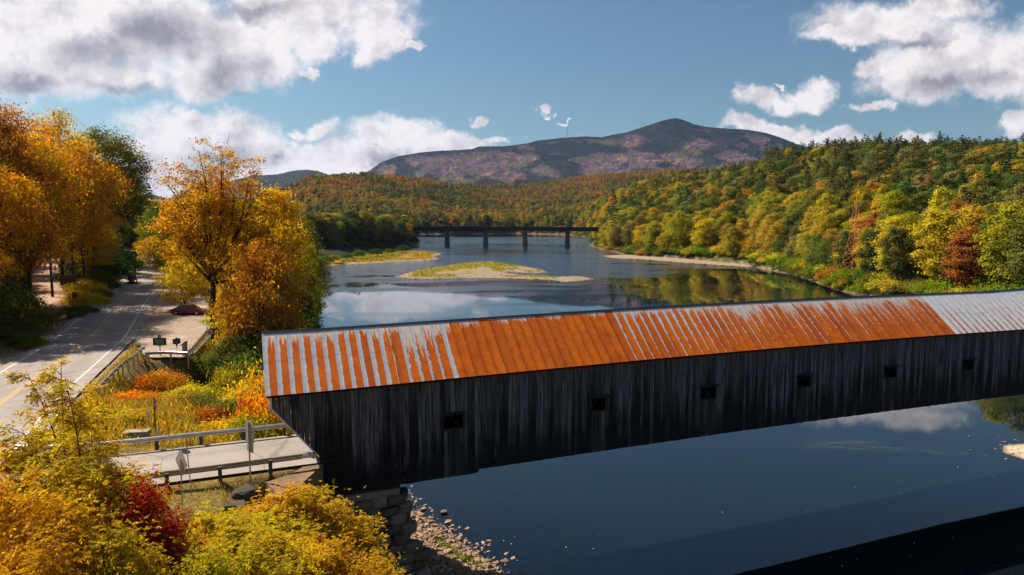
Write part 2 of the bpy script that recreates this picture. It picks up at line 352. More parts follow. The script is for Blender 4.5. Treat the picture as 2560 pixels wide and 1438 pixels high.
def roofm():
    m, n = new_mat('rusted_painted_roof')
    A = lambda k, t='GEOMETRY': n.new('ShaderNodeAttribute', None, attribute_type=t, attribute_name=k).outputs['Fac']
    u, v = A('pu'), A('pv'); pl, tp, tn = A('left', 'OBJECT'), A('taper', 'OBJECT'), A('top', 'OBJECT'); br = A('brk', 'OBJECT')
    oi = n.new('ShaderNodeObjectInfo').outputs['Random']; z = n.math('MULTIPLY', oi, 60)
    ve = n.new('ShaderNodeCombineXYZ', {0: n.math('MULTIPLY', u, 1.5), 1: n.math('MULTIPLY', v, 12), 2: z}).outputs[0]
    vs = n.new('ShaderNodeCombineXYZ', {0: n.math('MULTIPLY', u, 12), 1: n.math('MULTIPLY', v, 3.4), 2: z}).outputs[0]
    vf = n.new('ShaderNodeCombineXYZ', {0: n.math('MULTIPLY', u, 5), 1: n.math('MULTIPLY', v, 16), 2: z}).outputs[0]
    ne = n.noise(ve, 1, 5, .65); ns = n.noise(vs, 1, 4, .6); nf = n.noise(vf, 1, 5, .7)
    wl = n.math('MULTIPLY', pl, n.math('SUBTRACT', 1.0, n.math('MULTIPLY', tp, v)))
    wl = n.math('ADD', wl, n.math('MULTIPLY', n.math('SUBTRACT', ne, .5), .28))
    a = n.math('SUBTRACT', wl, u)
    a = n.math('SUBTRACT', a, n.math('MULTIPLY', br, n.math('SUBTRACT', nf, .42)))
    b = n.math('SUBTRACT', n.math('MULTIPLY', tn, n.rng(ns, .3, .72, 0, 1.25)), v)
    w = n.math('MAXIMUM', n.rng(a, -.008, .012), n.rng(b, -.01, .02))
    w = n.math('MULTIPLY', w, n.rng(n.math('ADD', pl, tn), .001, .01))
    tc = n.new('ShaderNodeTexCoord').outputs['Object']
    g = n.noise(tc, .7, 5, .6); g2 = n.noise(tc, 3, 4)
    rust = n.ramp(n.math('ADD', n.math('MULTIPLY', g, .6), n.math('MULTIPLY', g2, .4)), [(.25, (.42, .058, .003)), (.45, (.62, .115, .003)), (.6, (.74, .155, .004)), (.85, (.86, .235, .008))])
    rust = n.mix(n.math('MULTIPLY', n.math('POWER', oi, 2.0), .55), rust, (.34, .05, .004))
    wht = n.mix(n.rng(g2, .35, .7), (.60, .60, .63), (.78, .77, .77))
    # thin weathered halo between paint and rust
    halo = n.math('MULTIPLY', w, n.rng(a, .0, .05, .45, 0))
    wht = n.mix(halo, wht, (.75, .42, .16))
    c = n.mix(w, rust, wht)
    vg = n.new('ShaderNodeCombineXYZ', {0: n.math('MULTIPLY', u, 7), 1: n.math('MULTIPLY', v, 1.3), 2: z}).outputs[0]
    gr = n.noise(vg, 1, 5, .7); c = n.mix(n.rng(gr, .56, .78, 0, .5), c, (.22, .05, .012))
    lap = n.rng(n.math('ABSOLUTE', n.math('SUBTRACT', v, n.math('ADD', .42, n.math('MULTIPLY', oi, .12)))), .0, .006, .6, 0); c = n.mix(lap, c, (.16, .05, .02))
    p = n.new('ShaderNodeBsdfPrincipled', {'Base Color': c, 'Roughness': n.rng(w, 0, 1, .85, .6), 'Specular IOR Level': .18, 'Normal': bumpn(n, g2, .12, .03)}); out(n, p.outputs[0]); return m
M_roof = roofm()
def glass_mat(name, c=(.02, .025, .03)):
    m, n = new_mat(name); p = n.new('ShaderNodeBsdfPrincipled', {'Base Color': (*c, 1), 'Roughness': .06, 'Specular IOR Level': .8, 'Coat Weight': .5}); out(n, p.outputs[0]); return m
M_glass = glass_mat('window_glass')
def carp(name, c):
    m, n = new_mat(name); p = n.new('ShaderNodeBsdfPrincipled', {'Base Color': (*c, 1), 'Roughness': .35, 'Metallic': .2, 'Coat Weight': 1.0, 'Coat Roughness': .04}); out(n, p.outputs[0]); return m
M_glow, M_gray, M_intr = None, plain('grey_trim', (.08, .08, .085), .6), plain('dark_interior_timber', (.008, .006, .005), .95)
# ---------------------------------------------------------------- plan of the place (metres; +Y looks down the river)
BU = np.array([.9307, .3658]); BN = np.array([-.3658, .9307]); BP = np.array([-11.05, 38.5])   # bridge axis, normal, near eave line
def bq(q, s=0): return BP + BU * q + BN * s
def camber(q): return .24 * math.sin(math.pi * min(max(q / 61.8, 0), 1)) if q < 61.8 else .24 * math.sin(math.pi * min((q - 61.8) / 61.8, 1))
SC = (CAM_H - WL) / CAM_H
LEFT_SHORE = [(14, -60), (10, 0), (6.5, 24), (2.5, 33), (-.7, 40.6), (-4, 45), (-7.4, 49.5), (-12, 60), (-22, 85), (-34, 118), (-46, 150), (-55, 180), (-72, 245), (-86, 310),
              (-98, 360), (-92, 420), (-86, 500), (-84, 580), (-95, 680), (-150, 860), (-400, 960), (-1200, 1000)]
RIGHT_SHORE = [(-1200, 1110), (-400, 1080), (-150, 1040), (10, 1100), (85, 1000), (100, 820), (82, 680), (68, 590), (66, 500), (72, 430), (92, 385), (112, 335), (112, 268), (101, 209), (103, 160), (106, 110), (109, 80), (112, 40), (118, 0), (124, -60)]
RIGHT_SHORE = [(a * SC, b * SC) for a, b in RIGHT_SHORE]; LEFT_SHORE = [(a * SC, b * SC) for a, b in LEFT_SHORE]
RIVER = np.array(LEFT_SHORE + RIGHT_SHORE, float)
ISLAND = np.array([tuple(at(*p)[:2]) for p in [(985, 692), (1030, 678), (1080, 670), (1130, 662), (1190, 656), (1250, 657), (1300, 665), (1345, 672), (1372, 681), (1340, 684), (1290, 682), (1270, 678.5), (1275, 684), (1330, 690), (1385, 693), (1430, 691), (1470, 693), (1484, 697), (1455, 703), (1410, 706), (1380, 700), (1330, 698), (1250, 696), (1160, 695), (1080, 698), (1020, 697)]])
LEFTBAR = np.array([tuple(at(*p)[:2]) for p in [(780, 668), (830, 664), (900, 660), (980, 655), (1060, 652), (1098, 648), (1085, 642), (1105, 634), (1060, 629), (980, 627), (900, 632), (840, 640), (780, 645)]])
RIGHTBAR = np.array([tuple(at(*p)[:2]) for p in [(1505, 640), (1560, 637), (1640, 643), (1720, 645), (1800, 651), (1860, 658), (1925, 662), (1930, 668), (1860, 667), (1790, 662), (1700, 656), (1600, 648), (1530, 645)]])
ROCKBAR = np.array([(46.0, 62.3), (47.5, 64.2), (51, 65), (56, 64), (60, 60), (58, 56.5), (52, 56.8), (48.5, 58.2), (46.6, 60)]) * SC
def sdf(poly, x, y):                        # signed distance, positive inside
    x = np.asarray(x, float); y = np.asarray(y, float); d2 = np.full(x.shape, 1e18); ins = np.zeros(x.shape, bool)
    for i in range(len(poly)):
        ax, ay = poly[i]; bx, by = poly[(i + 1) % len(poly)]; ex, ey = bx - ax, by - ay
        t = np.clip(((x - ax) * ex + (y - ay) * ey) / (ex * ex + ey * ey + 1e-9), 0, 1)
        d2 = np.minimum(d2, (x - ax - t * ex) ** 2 + (y - ay - t * ey) ** 2)
        c = ((ay > y) != (by > y)); ins ^= c & (x < ex * (y - ay) / (ey if abs(ey) > 1e-9 else 1e-9) + ax)
    return np.where(ins, 1, -1) * np.sqrt(d2)
ROADPX = [(0, 1010), (100, 937), (190, 872), (231, 839), (300, 760), (344, 720), (358, 701), (363, 677), (356, 656), (349, 649), (335, 638)]
ROAD = [(-21, -30), (-24, 0), (-29, 26)] + [tuple(at(x, y, 7.6)[:2]) for x, y in ROADPX] + [(-150, 295), (-185, 320), (-230, 330)]
def smooth_path(pts, step=3.0):
    pts = np.array(pts, float); res = []
    for i in range(len(pts) - 1):
        p0 = pts[max(i - 1, 0)]; p1 = pts[i]; p2 = pts[i + 1]; p3 = pts[min(i + 2, len(pts) - 1)]
        m = max(2, int(np.linalg.norm(p2 - p1) / step))
        for k in range(m):
            t = k / m; res.append(.5 * ((2 * p1) + (-p0 + p2) * t + (2 * p0 - 5 * p1 + 4 * p2 - p3) * t * t + (-p0 + 3 * p1 - 3 * p2 + p3) * t ** 3))
    res.append(pts[-1]); return np.array(res)
RC = smooth_path(ROAD)
RAMP = np.array([bq(-30, 1.5), bq(-24, 2.5), bq(-18, 2.9), bq(-8, 3.1), bq(-2.2, 3.25)])
def pdist(path, x, y):
    d2 = np.full(np.shape(x), 1e18); side = np.zeros(np.shape(x)); par = np.zeros(np.shape(x))
    for i in range(len(path) - 1):
        ax, ay = path[i]; ex, ey = path[i + 1][0] - ax, path[i + 1][1] - ay
        t = np.clip(((x - ax) * ex + (y - ay) * ey) / (ex * ex + ey * ey), 0, 1)
        dd = (x - ax - t * ex) ** 2 + (y - ay - t * ey) ** 2; m = dd < d2
        d2 = np.where(m, dd, d2); side = np.where(m, np.sign(ex * (y - ay) - ey * (x - ax)), side); par = np.where(m, i + t, par)
    return np.sqrt(d2), side, par
LOT = np.array([tuple(at(x, y, 7.6)[:2]) for x, y in [(372, 893), (352, 872), (345, 845), (352, 812), (375, 760), (398, 728), (440, 722), (500, 735), (524, 775), (526, 810), (505, 838), (472, 880), (466, 891)]])
DRIVE = [tuple(at(x, y, 7.7)[:2]) for x, y in [(150, 850), (60, 820), (70, 790), (105, 765), (122, 738), (128, 706), (126, 680), (120, 662), (110, 652)]]
DRIVE = smooth_path(DRIVE)
# far land: ground height over depth, for sight lines spaced across the view (u = X/Y)
TAB = {-1.6: [(0, 8), (150, 14), (400, 40), (800, 80), (1500, 140), (2600, 170), (9500, 250)],
       -.75: [(0, 8), (150, 9), (300, 14), (800, 50), (1500, 110), (2600, 150), (9500, 250)],
       -.53: [(0, 7.3), (200, 7.5), (300, 8), (600, 10), (1500, 25), (2500, 50), (3600, 110), (4500, 150), (9500, 150)],
       -.40: [(0, 7.3), (200, 6), (300, 5), (600, 6), (1100, 8), (1500, 22), (2500, 90), (3600, 150), (9500, 170)],
       -.34: [(0, 7.3), (200, 4), (600, 4), (1050, 5), (1350, 48), (1700, 86), (2200, 66), (3600, 150), (9500, 150)],
       -.28: [(0, 7.3), (200, 4), (600, 4), (1050, 4), (1300, 50), (1700, 121), (2200, 96), (3600, 150), (9500, 150)],
       -.205: [(0, 7), (200, 4), (600, 4), (1050, 4), (1350, 58), (1700, 123), (2300, 104), (3600, 150), (9500, 150)],
       -.13: [(0, 6), (600, 4), (1080, 4), (1350, 50), (1700, 112), (2300, 105), (3600, 150), (9500, 150)],
       -.076: [(0, 6), (600, 4), (1100, 4), (1400, 44), (1700, 94), (2300, 120), (3600, 150), (9500, 150)],
       0: [(0, 6), (600, 4), (1130, 4), (1500, 48), (2000, 84), (2400, 136), (3600, 150), (9500, 150)],
       .088: [(0, 6), (900, 4), (1150, 20), (1500, 48), (2000, 90), (2400, 162), (3600, 160), (9500, 150)],
       .13: [(0, 5), (560, 4), (800, 26), (1200, 44), (2000, 100), (2400, 176), (3600, 160), (9500, 150)],
       .205: [(0, 5), (450, 4), (620, 24), (900, 54), (1300, 72), (2000, 120), (2400, 190), (3600, 160), (9500, 150)],
       .27: [(0, 5), (400, 4), (550, 24), (880, 72), (1300, 66), (2000, 120), (2400, 195), (3600, 160), (9500, 150)],
       .33: [(0, 5), (360, 4), (500, 30), (860, 82), (1250, 66), (2400, 190), (3600, 160), (9500, 150)],
       .40: [(0, 5), (300, 4), (480, 44), (760, 92), (1100, 80), (2400, 150), (9500, 150)],
       .50: [(0, 5), (260, 4), (450, 52), (680, 92), (1000, 84), (2400, 120), (9500, 150)],
       .60: [(0, 5), (220, 4), (420, 52), (640, 88), (1000, 84), (2400, 110), (9500, 150)],
       .75: [(0, 5), (190, 5), (390, 54), (600, 90), (1000, 90), (2400, 100), (9500, 150)],
       1.6: [(0, 5), (110, 7), (260, 50), (500, 90), (1000, 100), (9500, 150)]}
for _u in TAB:
    if _u > .25: TAB[_u] = [(d, z - (np.interp(z, [4, 30, 60, 95], [0, 3, 9, 16]) + (9 if _u > .7 else 4 if _u > .55 else 0) * min(1, max(0, (z - 10) / 60))) * (d < 1150)) for d, z in TAB[_u]]
_U = np.array(sorted(TAB)); _D = np.array([0, 60, 120, 180, 240, 300, 360, 420, 480, 540, 600, 680, 760, 860, 960, 1050, 1130, 1300, 1400, 1500, 1700, 2000, 2300, 2500, 2900, 3600, 4500, 9500.])
_T = np.array([np.interp(_D, [p[0] for p in TAB[u]], [p[1] for p in TAB[u]]) for u in _U])
def h_table(x, y):
    r = np.hypot(x, y); yy = np.maximum(y, r * .5); u = np.clip(x / yy, _U[0], _U[-1])
    iu = np.clip(np.searchsorted(_U, u) - 1, 0, len(_U) - 2); fu = (u - _U[iu]) / (_U[iu + 1] - _U[iu]); fu = fu * fu * (3 - 2 * fu)
    idd = np.clip(np.searchsorted(_D, yy) - 1, 0, len(_D) - 2); fd = np.clip((yy - _D[idd]) / (_D[idd + 1] - _D[idd]), 0, 1)
    g = lambda i, j: _T[i, j]
    return (g(iu, idd) * (1 - fd) + g(iu, idd + 1) * fd) * (1 - fu) + (g(iu + 1, idd) * (1 - fd) + g(iu + 1, idd + 1) * fd) * fu
def ground(x, y, full=False):
    x = np.asarray(x, float); y = np.asarray(y, float)
    s = -sdf(RIVER, x, y)                              # distance inland
    h = h_table(x, y); r = np.hypot(x, y)
    h = h + (fbm(x / 60, y / 60, 5) - .5) * np.clip((h - 8) * .35, 0, 16) + (fbm(x / 9, y / 9, 3, 3) - .5) * .5
    left = (x < 30 - y * .06) & (y < 900)
    near = 1 - sstep(95, 170, y); nl = left * near
    # left bank: rubble shore, slope, then the level of the road
    prof = np.interp(s, [0, 1.5, 6, 9.5, 14, 17], [WL, WL + .35, WL + 1.4, WL + 2.6, 5.8, 7.25]); prof_far = np.interp(s, [0, 6, 20, 60], [WL, .6, 2.6, 4.5])
    prof_far = np.where(left, prof_far, np.interp(s, [0, 3, 10, 40], [WL, .2, 2.2, 5.5]))
    bank = prof * nl + prof_far * (1 - nl)
    w = sstep(0, 1, np.clip(s / np.where(left, 30, 26), 0, 1)) * (1 - nl) + nl * sstep(17, 20, s)
    hh = np.where(s > 0, bank * (1 - w) + np.maximum(h, bank) * w, 0)
    rd, side, _ = pdist(RC, x, y); rm = r < 420
    left_of = side > 0
    dd, _, _ = pdist(DRIVE, x, y)
    rise = np.clip((rd - 13) * .24, 0, 26) * (left_of & (y < 420)) * np.interp(y, [0, 60, 420], [.3, 1, 1])
    rise = np.minimum(rise, 1.5 + np.clip(dd - 4, 0, 99) * .5)
    hh = np.where(rm & (s > 10), hh + rise, hh)
    flat = (1 - sstep(5.2, 8.5, rd)) * rm; hh = hh * (1 - flat) + 7.44 * flat
    ra, _, _ = pdist(RAMP, x, y); flat = (1 - sstep(3.4, 4.6, ra)) * (y < 60); hh = hh * (1 - flat) + 7.44 * flat
    lo = sdf(LOT, x, y); flat = sstep(-1.0, .4, lo) * rm; hh = hh * (1 - flat) + 7.44 * flat
    flat = (1 - sstep(3.0, 6, dd)) * rm; hh = hh * (1 - flat) + (7.45 + np.clip((y - 110) * .03, 0, 4)) * flat
    # slope below the pull-off and between road and ramp
    hollow = np.exp(-(((x + 31.5) / 5.5) ** 2 + ((y - 64) / 8) ** 2)); hh = hh - 3.2 * hollow * (1 - sstep(-1.5, .0, lo)) * (1 - (1 - sstep(6, 9, rd))) * (1 - (1 - sstep(4, 6, ra)))
    # bed
    nearl = left & (y < 75)
    bed = WL - np.interp(-s, [0, 3, 9, 14, 40], [0, .25, .8, 1.5, 2.6]); bed2 = WL - np.interp(-s, [0, 8, 30], [0, 1.3, 2.4])
    bed = np.where(nearl, bed, bed2)
    hh = np.where(s <= 0, bed, hh)
    if full: return hh, s, rd, ra, lo, dd, side
    return hh

# ground sheet: rings spaced with distance
ang = np.concatenate([np.arange(-180, -46, 3.0), np.arange(-46, 46, .23), np.arange(46, 180, 3.0)]); ang = np.radians(ang)
rad = [5.0]
while rad[-1] < 9400: rad.append(rad[-1] * (1.0095 if 24 < rad[-1] < 130 else 1.02) + .02)
rad = np.array(rad); A_, R_ = np.meshgrid(ang, rad); GX, GY = R_ * np.sin(A_), R_ * np.cos(A_)
GZ, gs, grd, gra, glo, gdd, gside = ground(GX, GY, True)
na, nr = len(ang), len(rad)
idx = np.arange(nr * na).reshape(nr, na); i2 = np.roll(idx, -1, 1)
F_ = np.stack([idx[:-1], i2[:-1], i2[1:], idx[1:]], -1).reshape(-1, 4)[:, ::-1]
V_ = np.stack([GX, GY, GZ], -1).reshape(-1, 3); V_ = np.vstack([V_, [[0, 0, float(ground(np.array([0.]), np.array([0.]))[0])]]])
fx, fy = GX.ravel(), GY.ravel(); n1 = fbm(fx / 4, fy / 4, 11); n2 = fbm(fx / 25, fy / 25, 12)
c = np.zeros((len(fx), 3)); c[:] = (.030, .034, .014)
def blend(c, m, col): m = np.clip(m, 0, 1)[:, None]; return c * (1 - m) + np.array(col) * m
s_, rd_, ra_, lo_, dd_ = gs.ravel(), grd.ravel(), gra.ravel(), glo.ravel(), gdd.ravel(); nearm = (np.hypot(fx, fy) < 420)
c = blend(c, sstep(.45, .6, n1) * nearm, (.16, .105, .028)); c = blend(c, sstep(.5, .62, n2) * nearm, (.06, .075, .016))
c = blend(c, (1 - sstep(7, 14, rd_)) * nearm, (.20, .14, .055)); c = blend(c, (1 - sstep(5.0, 6.4, rd_)) * nearm, (.30, .23, .165))
c = blend(c, (1 - sstep(5.5, 9, ra_)) * (fy < 60) * .8, (.22, .155, .055))
c = blend(c, (1 - sstep(3.0, 5.5, dd_)) * nearm, (.30, .17, .10))
c = blend(c, (1 - sstep(1.5, 6, s_)) * (fx < 30) * (fy < 130), (.26, .19, .13)); c = blend(c, (1 - sstep(.2, 1.4, s_)) * (fy >= 130), (.22, .17, .12))
c = blend(c, (s_ < 0) * 1.0, (.13, .085, .06)); c = blend(c, sstep(1500, 2400, fy), (.17, .09, .03))
c = np.vstack([c, c[:1]])
link('ground', make_mesh('ground', V_, F_, M_terr, True, col=c), kind='structure')

# water sheet with true depth
wr = rad[(rad < 1300)]; wa = ang[(ang > R(-75)) & (ang < R(75))]; A2, R2 = np.meshgrid(wa, wr[::1]); WX, WY = R2 * np.sin(A2), R2 * np.cos(A2)
wg, ws, *_ = ground(WX, WY, True)
y_ = WY; mid = sstep(235, 300, y_ + (fbm(WX / 50, WY / 18, 31) - .5) * 150 - np.clip(WX - 20, 0, 200) * .9) * (1 - sstep(900, 1000, y_))
quiet = np.exp(-(((WX + 20) / 55) ** 2 + ((WY - 480) / 75) ** 2)) + np.exp(-(((WX - 0) / 90) ** 2 + ((WY - 640) / 60) ** 2))
mid = mid * (1 - .75 * np.clip(quiet, 0, 1)); streak = fbm(WX / 40, WY / 10, 33)
rip = np.clip(mid * sstep(.2, .5, streak) + .06 * sstep(.55, .7, streak), 0, 1)
nwr, nwa = WX.shape; ii = np.arange(nwr * nwa).reshape(nwr, nwa)
keep = (np.maximum.reduce([-ws[:-1, :-1], -ws[1:, 1:], -ws[:-1, 1:], -ws[1:, :-1]]) > -2.5).ravel()
WF = np.stack([ii[:-1, :-1], ii[:-1, 1:], ii[1:, 1:], ii[1:, :-1]], -1).reshape(-1, 4)[keep]
link('water', make_mesh('water', np.stack([WX, WY, np.full_like(WX, WL)], -1).reshape(-1, 3), WF, M_water, True, {'depth': np.clip(WL - wg, .02, 5).ravel(), 'rip': rip.ravel()}), kind='structure')

def bar(name, poly, colf, top=.45, step=1.2):
    x0, y0 = poly.min(0) - 3; x1, y1 = poly.max(0) + 3
    nx = int((x1 - x0) / step) + 1; ny = int((y1 - y0) / step) + 1; X, Y = np.meshgrid(np.linspace(x0, x1, nx), np.linspace(y0, y1, ny))
    d = sdf(poly, X, Y) + (fbm(X / 3, Y / 3, 41) - .5) * 1.6 * min(1, step); Z = np.where(d > 0, np.minimum(top, d * .09) * (.8 + .4 * fbm(X / 5, Y / 5, 42)), d * .25) + WL
    idx = np.arange(nx * ny).reshape(ny, nx); k = (np.maximum.reduce([d[:-1, :-1], d[1:, 1:], d[:-1, 1:], d[1:, :-1]]) > -1.8).ravel()
    F = np.stack([idx[:-1, :-1], idx[:-1, 1:], idx[1:, 1:], idx[1:, :-1]], -1).reshape(-1, 4)[k]
    return link(name, make_mesh(name, np.stack([X, Y, Z], -1).reshape(-1, 3), F, M_terr, True, col=colf(X.ravel(), Y.ravel(), d.ravel())), kind='structure')
def isl_col(x, y, d):
    c = np.zeros((len(x), 3)); c[:] = (.27, .20, .14); n1 = fbm(x / 12, y / 30, 51); n2 = fbm(x / 5, y / 9, 52)
    c = blend(c, sstep(.46, .56, n1) * sstep(2, 6, d), (.24, .19, .045)); c = blend(c, sstep(.50, .62, n2) * sstep(3, 9, d) * sstep(.4, .6, fbm(x / 3, y / 6, 57)), (.16, .17, .03)); return blend(c, 1 - sstep(0, 1.2, d), (.12, .09, .07))
def lb_col(x, y, d):
    c = np.zeros((len(x), 3)); c[:] = (.28, .22, .16); c = blend(c, sstep(3, 9, d + (fbm(x / 9, y / 9, 53) - .5) * 8), (.27, .17, .03)); c = blend(c, sstep(-64, -78, x + y * .0) * sstep(380, 400, y), (.07, .10, .02)); return c
bar('gravel_island', ISLAND, isl_col, .5, .9); bar('gravel_bar', LEFTBAR, lb_col, .5, 1.2)
bar('gravel_beach', RIGHTBAR, lambda x, y, d: np.tile((.29, .22, .165), (len(x), 1)), .4, 1.2)
bar('sand_bar', ROCKBAR, lambda x, y, d: blend(np.tile((.52, .42, .33), (len(x), 1)), 1 - sstep(0, .8, d), (.2, .14, .1)), .9, .3)

# mountain
SKY_M = [(500, 470), (700, 462), (800, 452), (880, 445), (930, 427), (960, 405), (1000, 391), (1050, 382), (1090, 378), (1180, 373), (1200, 366), (1260, 366), (1320, 358), (1340, 352), (1400, 345), (1460, 341), (1500, 343), (1530, 336), (1560, 331), (1600, 318), (1640, 304), (1665, 297), (1680, 295), (1698, 300), (1725, 311), (1760, 318), (1800, 321), (1850, 324), (1900, 332), (1940, 345), (1980, 361), (2030, 375), (2100, 392), (2250, 420), (2500, 450)]
mu = np.array([ray(x, 719)[0] / ray(x, 719)[1] for x, _ in SKY_M]); mt = np.array([ray(x, y)[2] / ray(x, y)[1] for x, y in SKY_M])
us = np.linspace(mu[0], mu[-1], 760); ds = np.concatenate([np.linspace(3900, 6500, 150), np.linspace(6520, 8200, 24)]); MU, MD = np.meshgrid(us, ds); MX = MU * MD
top = np.interp(MU, mu, mt) * 6500 + CAM_H; base = 118.0
t = np.clip((MD - 3900) / 2600, 0, 1.0); back = np.clip((MD - 6500) / 1700, 0, 1)
ridg = 1 - np.abs(2 * fbm(MX / 520 + MD / 1500, MD / 1300 + MX / 1800, 61, 5) - 1); wob = fbm(MX / 160, MD / 260, 66, 4)
f = t ** 1.15; f = f * (1 - .50 * (1 - ridg) * np.sin(math.pi * np.clip(t, 0, 1)) ** .8 * 1.6)
f = f + (wob - .5) * .09 * np.sin(math.pi * t)
MZ = base + (top - base) * np.clip(f, 0, 1) * (1 - back ** 1.5 * .8)
MZ += (rng.random(MZ.shape) - .5) * 5 * (t < 1) + (rng.random(MZ.shape) - .5) * 5
x_, y2, z_ = MX.ravel(), MD.ravel(), MZ.ravel(); tf = ((z_ - base) / (top.ravel() - base))
n1 = fbm(x_ / 260 + z_ / 300, z_ / 130, 71, 6); n2 = fbm(x_ / 60, z_ / 35, 72, 5)
cm = np.zeros((len(x_), 3)); n3 = fbm(x_ / 22, z_ / 16, 79, 3); cm[:] = (.185, .11, .115); cm = blend(cm, sstep(.50, .66, n2 * .6 + n3 * .4), (.36, .17, .07)); cm = blend(cm, sstep(.60, .70, n3), (.06, .06, .04)); cm = blend(cm, sstep(.55, .66, fbm(x_ / 140, z_ / 50, 73)), (.15, .12, .06)); cm = blend(cm, (1 - sstep(.15, .4, tf)) * .6, (.30, .17, .05))
px_ = 1280 + FOC * x_ / y2
ever_shade = sstep(.86, .96, tf + (n2 - .5) * .25) + sstep(.56, .63, n1 + (n2 - .5) * .2 + .05 * sstep(.3, .9, tf)) + sstep(.62, .72, fbm(x_ / 200 - z_ / 250, z_ / 90, 77) + .30 * np.exp(-((px_ - 1665) / 75) ** 2) * sstep(.35, .75, tf) + .22 * np.exp(-((px_ - (1500 + (1 - tf) * 90)) / 38) ** 2))  # evergreen cover, plus ridge shade put into the colour as a slanting band
ever_shade *= .92; cm = blend(cm, ever_shade, (.018, .030, .026)); cm *= (.36 + .38 * n2[:, None]) * np.array([.88, .98, 1.22])
mi = np.arange(MX.size).reshape(MX.shape); MF = np.stack([mi[:-1, :-1], mi[:-1, 1:], mi[1:, 1:], mi[1:, :-1]], -1).reshape(-1, 4)
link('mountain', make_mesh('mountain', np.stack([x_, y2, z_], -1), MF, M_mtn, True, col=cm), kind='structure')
# lower blue hills far to the left
SK2 = [(-200, 480), (300, 500), (340, 492), (390, 486), (430, 498), (560, 462), (640, 440), (700, 437), (740, 428), (775, 425), (800, 428), (850, 445), (950, 480)]
mu2 = np.array([ray(x, 719)[0] / ray(x, 719)[1] for x, _ in SK2]); mt2 = np.array([ray(x, y)[2] / ray(x, y)[1] for x, y in SK2])
us = np.linspace(mu2[0], mu2[-1], 260); ds = np.linspace(4200, 6000, 50); MU, MD = np.meshgrid(us, ds); MX = MU * MD
tp = np.interp(MU, mu2, mt2) * 5200 + CAM_H; t = np.clip((MD - 4200) / 1000, 0, 1); MZ = 90 + (tp - 90) * np.sin(t * math.pi / 2) * (1 - np.clip((MD - 5200) / 900, 0, 1) ** 2 * .5) * (1 - .15 * fbm(MX / 200, MD / 200, 81) * (1 - t)) + (rng.random(MD.shape) - .5) * 6
mi = np.arange(MX.size).reshape(MX.shape); MF = np.stack([mi[:-1, :-1], mi[:-1, 1:], mi[1:, 1:], mi[1:, :-1]], -1).reshape(-1, 4)
link('hills', make_mesh('hills', np.stack([MX.ravel(), MD.ravel(), MZ.ravel()], -1), MF, M_mtn, True, col=np.tile((.035, .045, .04), (MX.size, 1))), kind='structure')

# roads and their markings
def strip(name, path, off, half, z, mat, parent=None, struct=True, dash=None):
    path = np.asarray(path); d = np.gradient(path, axis=0); d /= np.linalg.norm(d, axis=1)[:, None]; nn = np.stack([-d[:, 1], d[:, 0]], 1)
    hl = half if hasattr(half, '__len__') else (half, half); cols = np.linspace(-hl[0], hl[1], 9 if max(hl) > 1 else 2); v = []; ac = []
    for i in range(len(path)):
        for k, cx in enumerate(cols):
            e = (off + cx) + (.12 * (vnoise(i * .9, k * 7.0, 5) - .5) if max(hl) > 1 and k in (0, len(cols) - 1) else 0); v.append((*(path[i] + nn[i] * e), z)); ac.append(cx / hl[0] if max(hl) > 1 else 0)
    m = len(cols); F = [(i * m + k, i * m + k + 1, (i + 1) * m + k + 1, (i + 1) * m + k) for i in range(len(path) - 1) for k in range(m - 1)]
    me = make_mesh(name, v, np.array(F)[:, ::-1], mat, False, {'across': ac}); o = link(name, me, parent)
    if struct: o['kind'] = 'structure'
    return o
strip('road', RC, 0, (4.9, 4.5), 7.600, M_asph)
strip('yellow_centre_line', RC, .13, .06, 7.606, M_yel); strip('yellow_centre_line', RC, -.13, .06, 7.606, M_yel)
strip('white_edge_line', RC[7:], 3.72, .065, 7.606, M_wl)
i0 = int(np.argmin(np.linalg.norm(RC - at(262, 945, 7.6)[:2], axis=1))); strip('white_edge_line', RC[max(i0 - 14, 0):], -3.72, .065, 7.606, M_wl)
rampc = smooth_path(list(RAMP) + [bq(3, 3.3)], 1.5)
hw = 3.0
strip('bridge_approach_road', rampc, 0, (hw, hw), 7.592, M_asph)
def sheet(name, poly, z, mat):
    import bmesh
    bm = bmesh.new(); p = smooth_path(list(poly) + [poly[0]], 1.5)[:-1]; p = p + (np.stack([vnoise(p[:, 0] * .8, p[:, 1] * .8, 3), vnoise(p[:, 0] * .8, p[:, 1] * .8, 4)], 1) - .5) * .8
    f = bm.faces.new([bm.verts.new((a, b, z)) for a, b in p]); f.normal_update()
    if f.normal.z < 0: f.normal_flip()
    bmesh.ops.triangulate(bm, faces=bm.faces); me = bpy.data.meshes.new(name); bm.to_mesh(me); bm.free(); me.materials.append(mat); link(name, me, kind='structure')
sheet('gravel_pulloff', LOT, 7.585, M_lot)
strip('dirt_driveway', DRIVE, 0, (3.2, 3.2), 7.0, M_dirt)
dw = bpy.data.objects['dirt_driveway']; co = np.zeros(len(dw.data.vertices) * 3); dw.data.vertices.foreach_get('co', co); co = co.reshape(-1, 3); co[:, 2] = 7.56 + np.clip((co[:, 1] - 110) * .03, 0, 4) + .02; dw.data.vertices.foreach_set('co', co.ravel())

def hit(x, y):                              # where the sight line through a point of the photo meets the ground
    r = ray(x, y); r = r / np.linalg.norm(r); t = 12.0
    while t < 400:
        p = np.array([0, 0, CAM_H]) + r * t
        if p[2] <= float(ground(np.array([p[0]]), np.array([p[1]]))[0]): return p
        t += .12
    return p
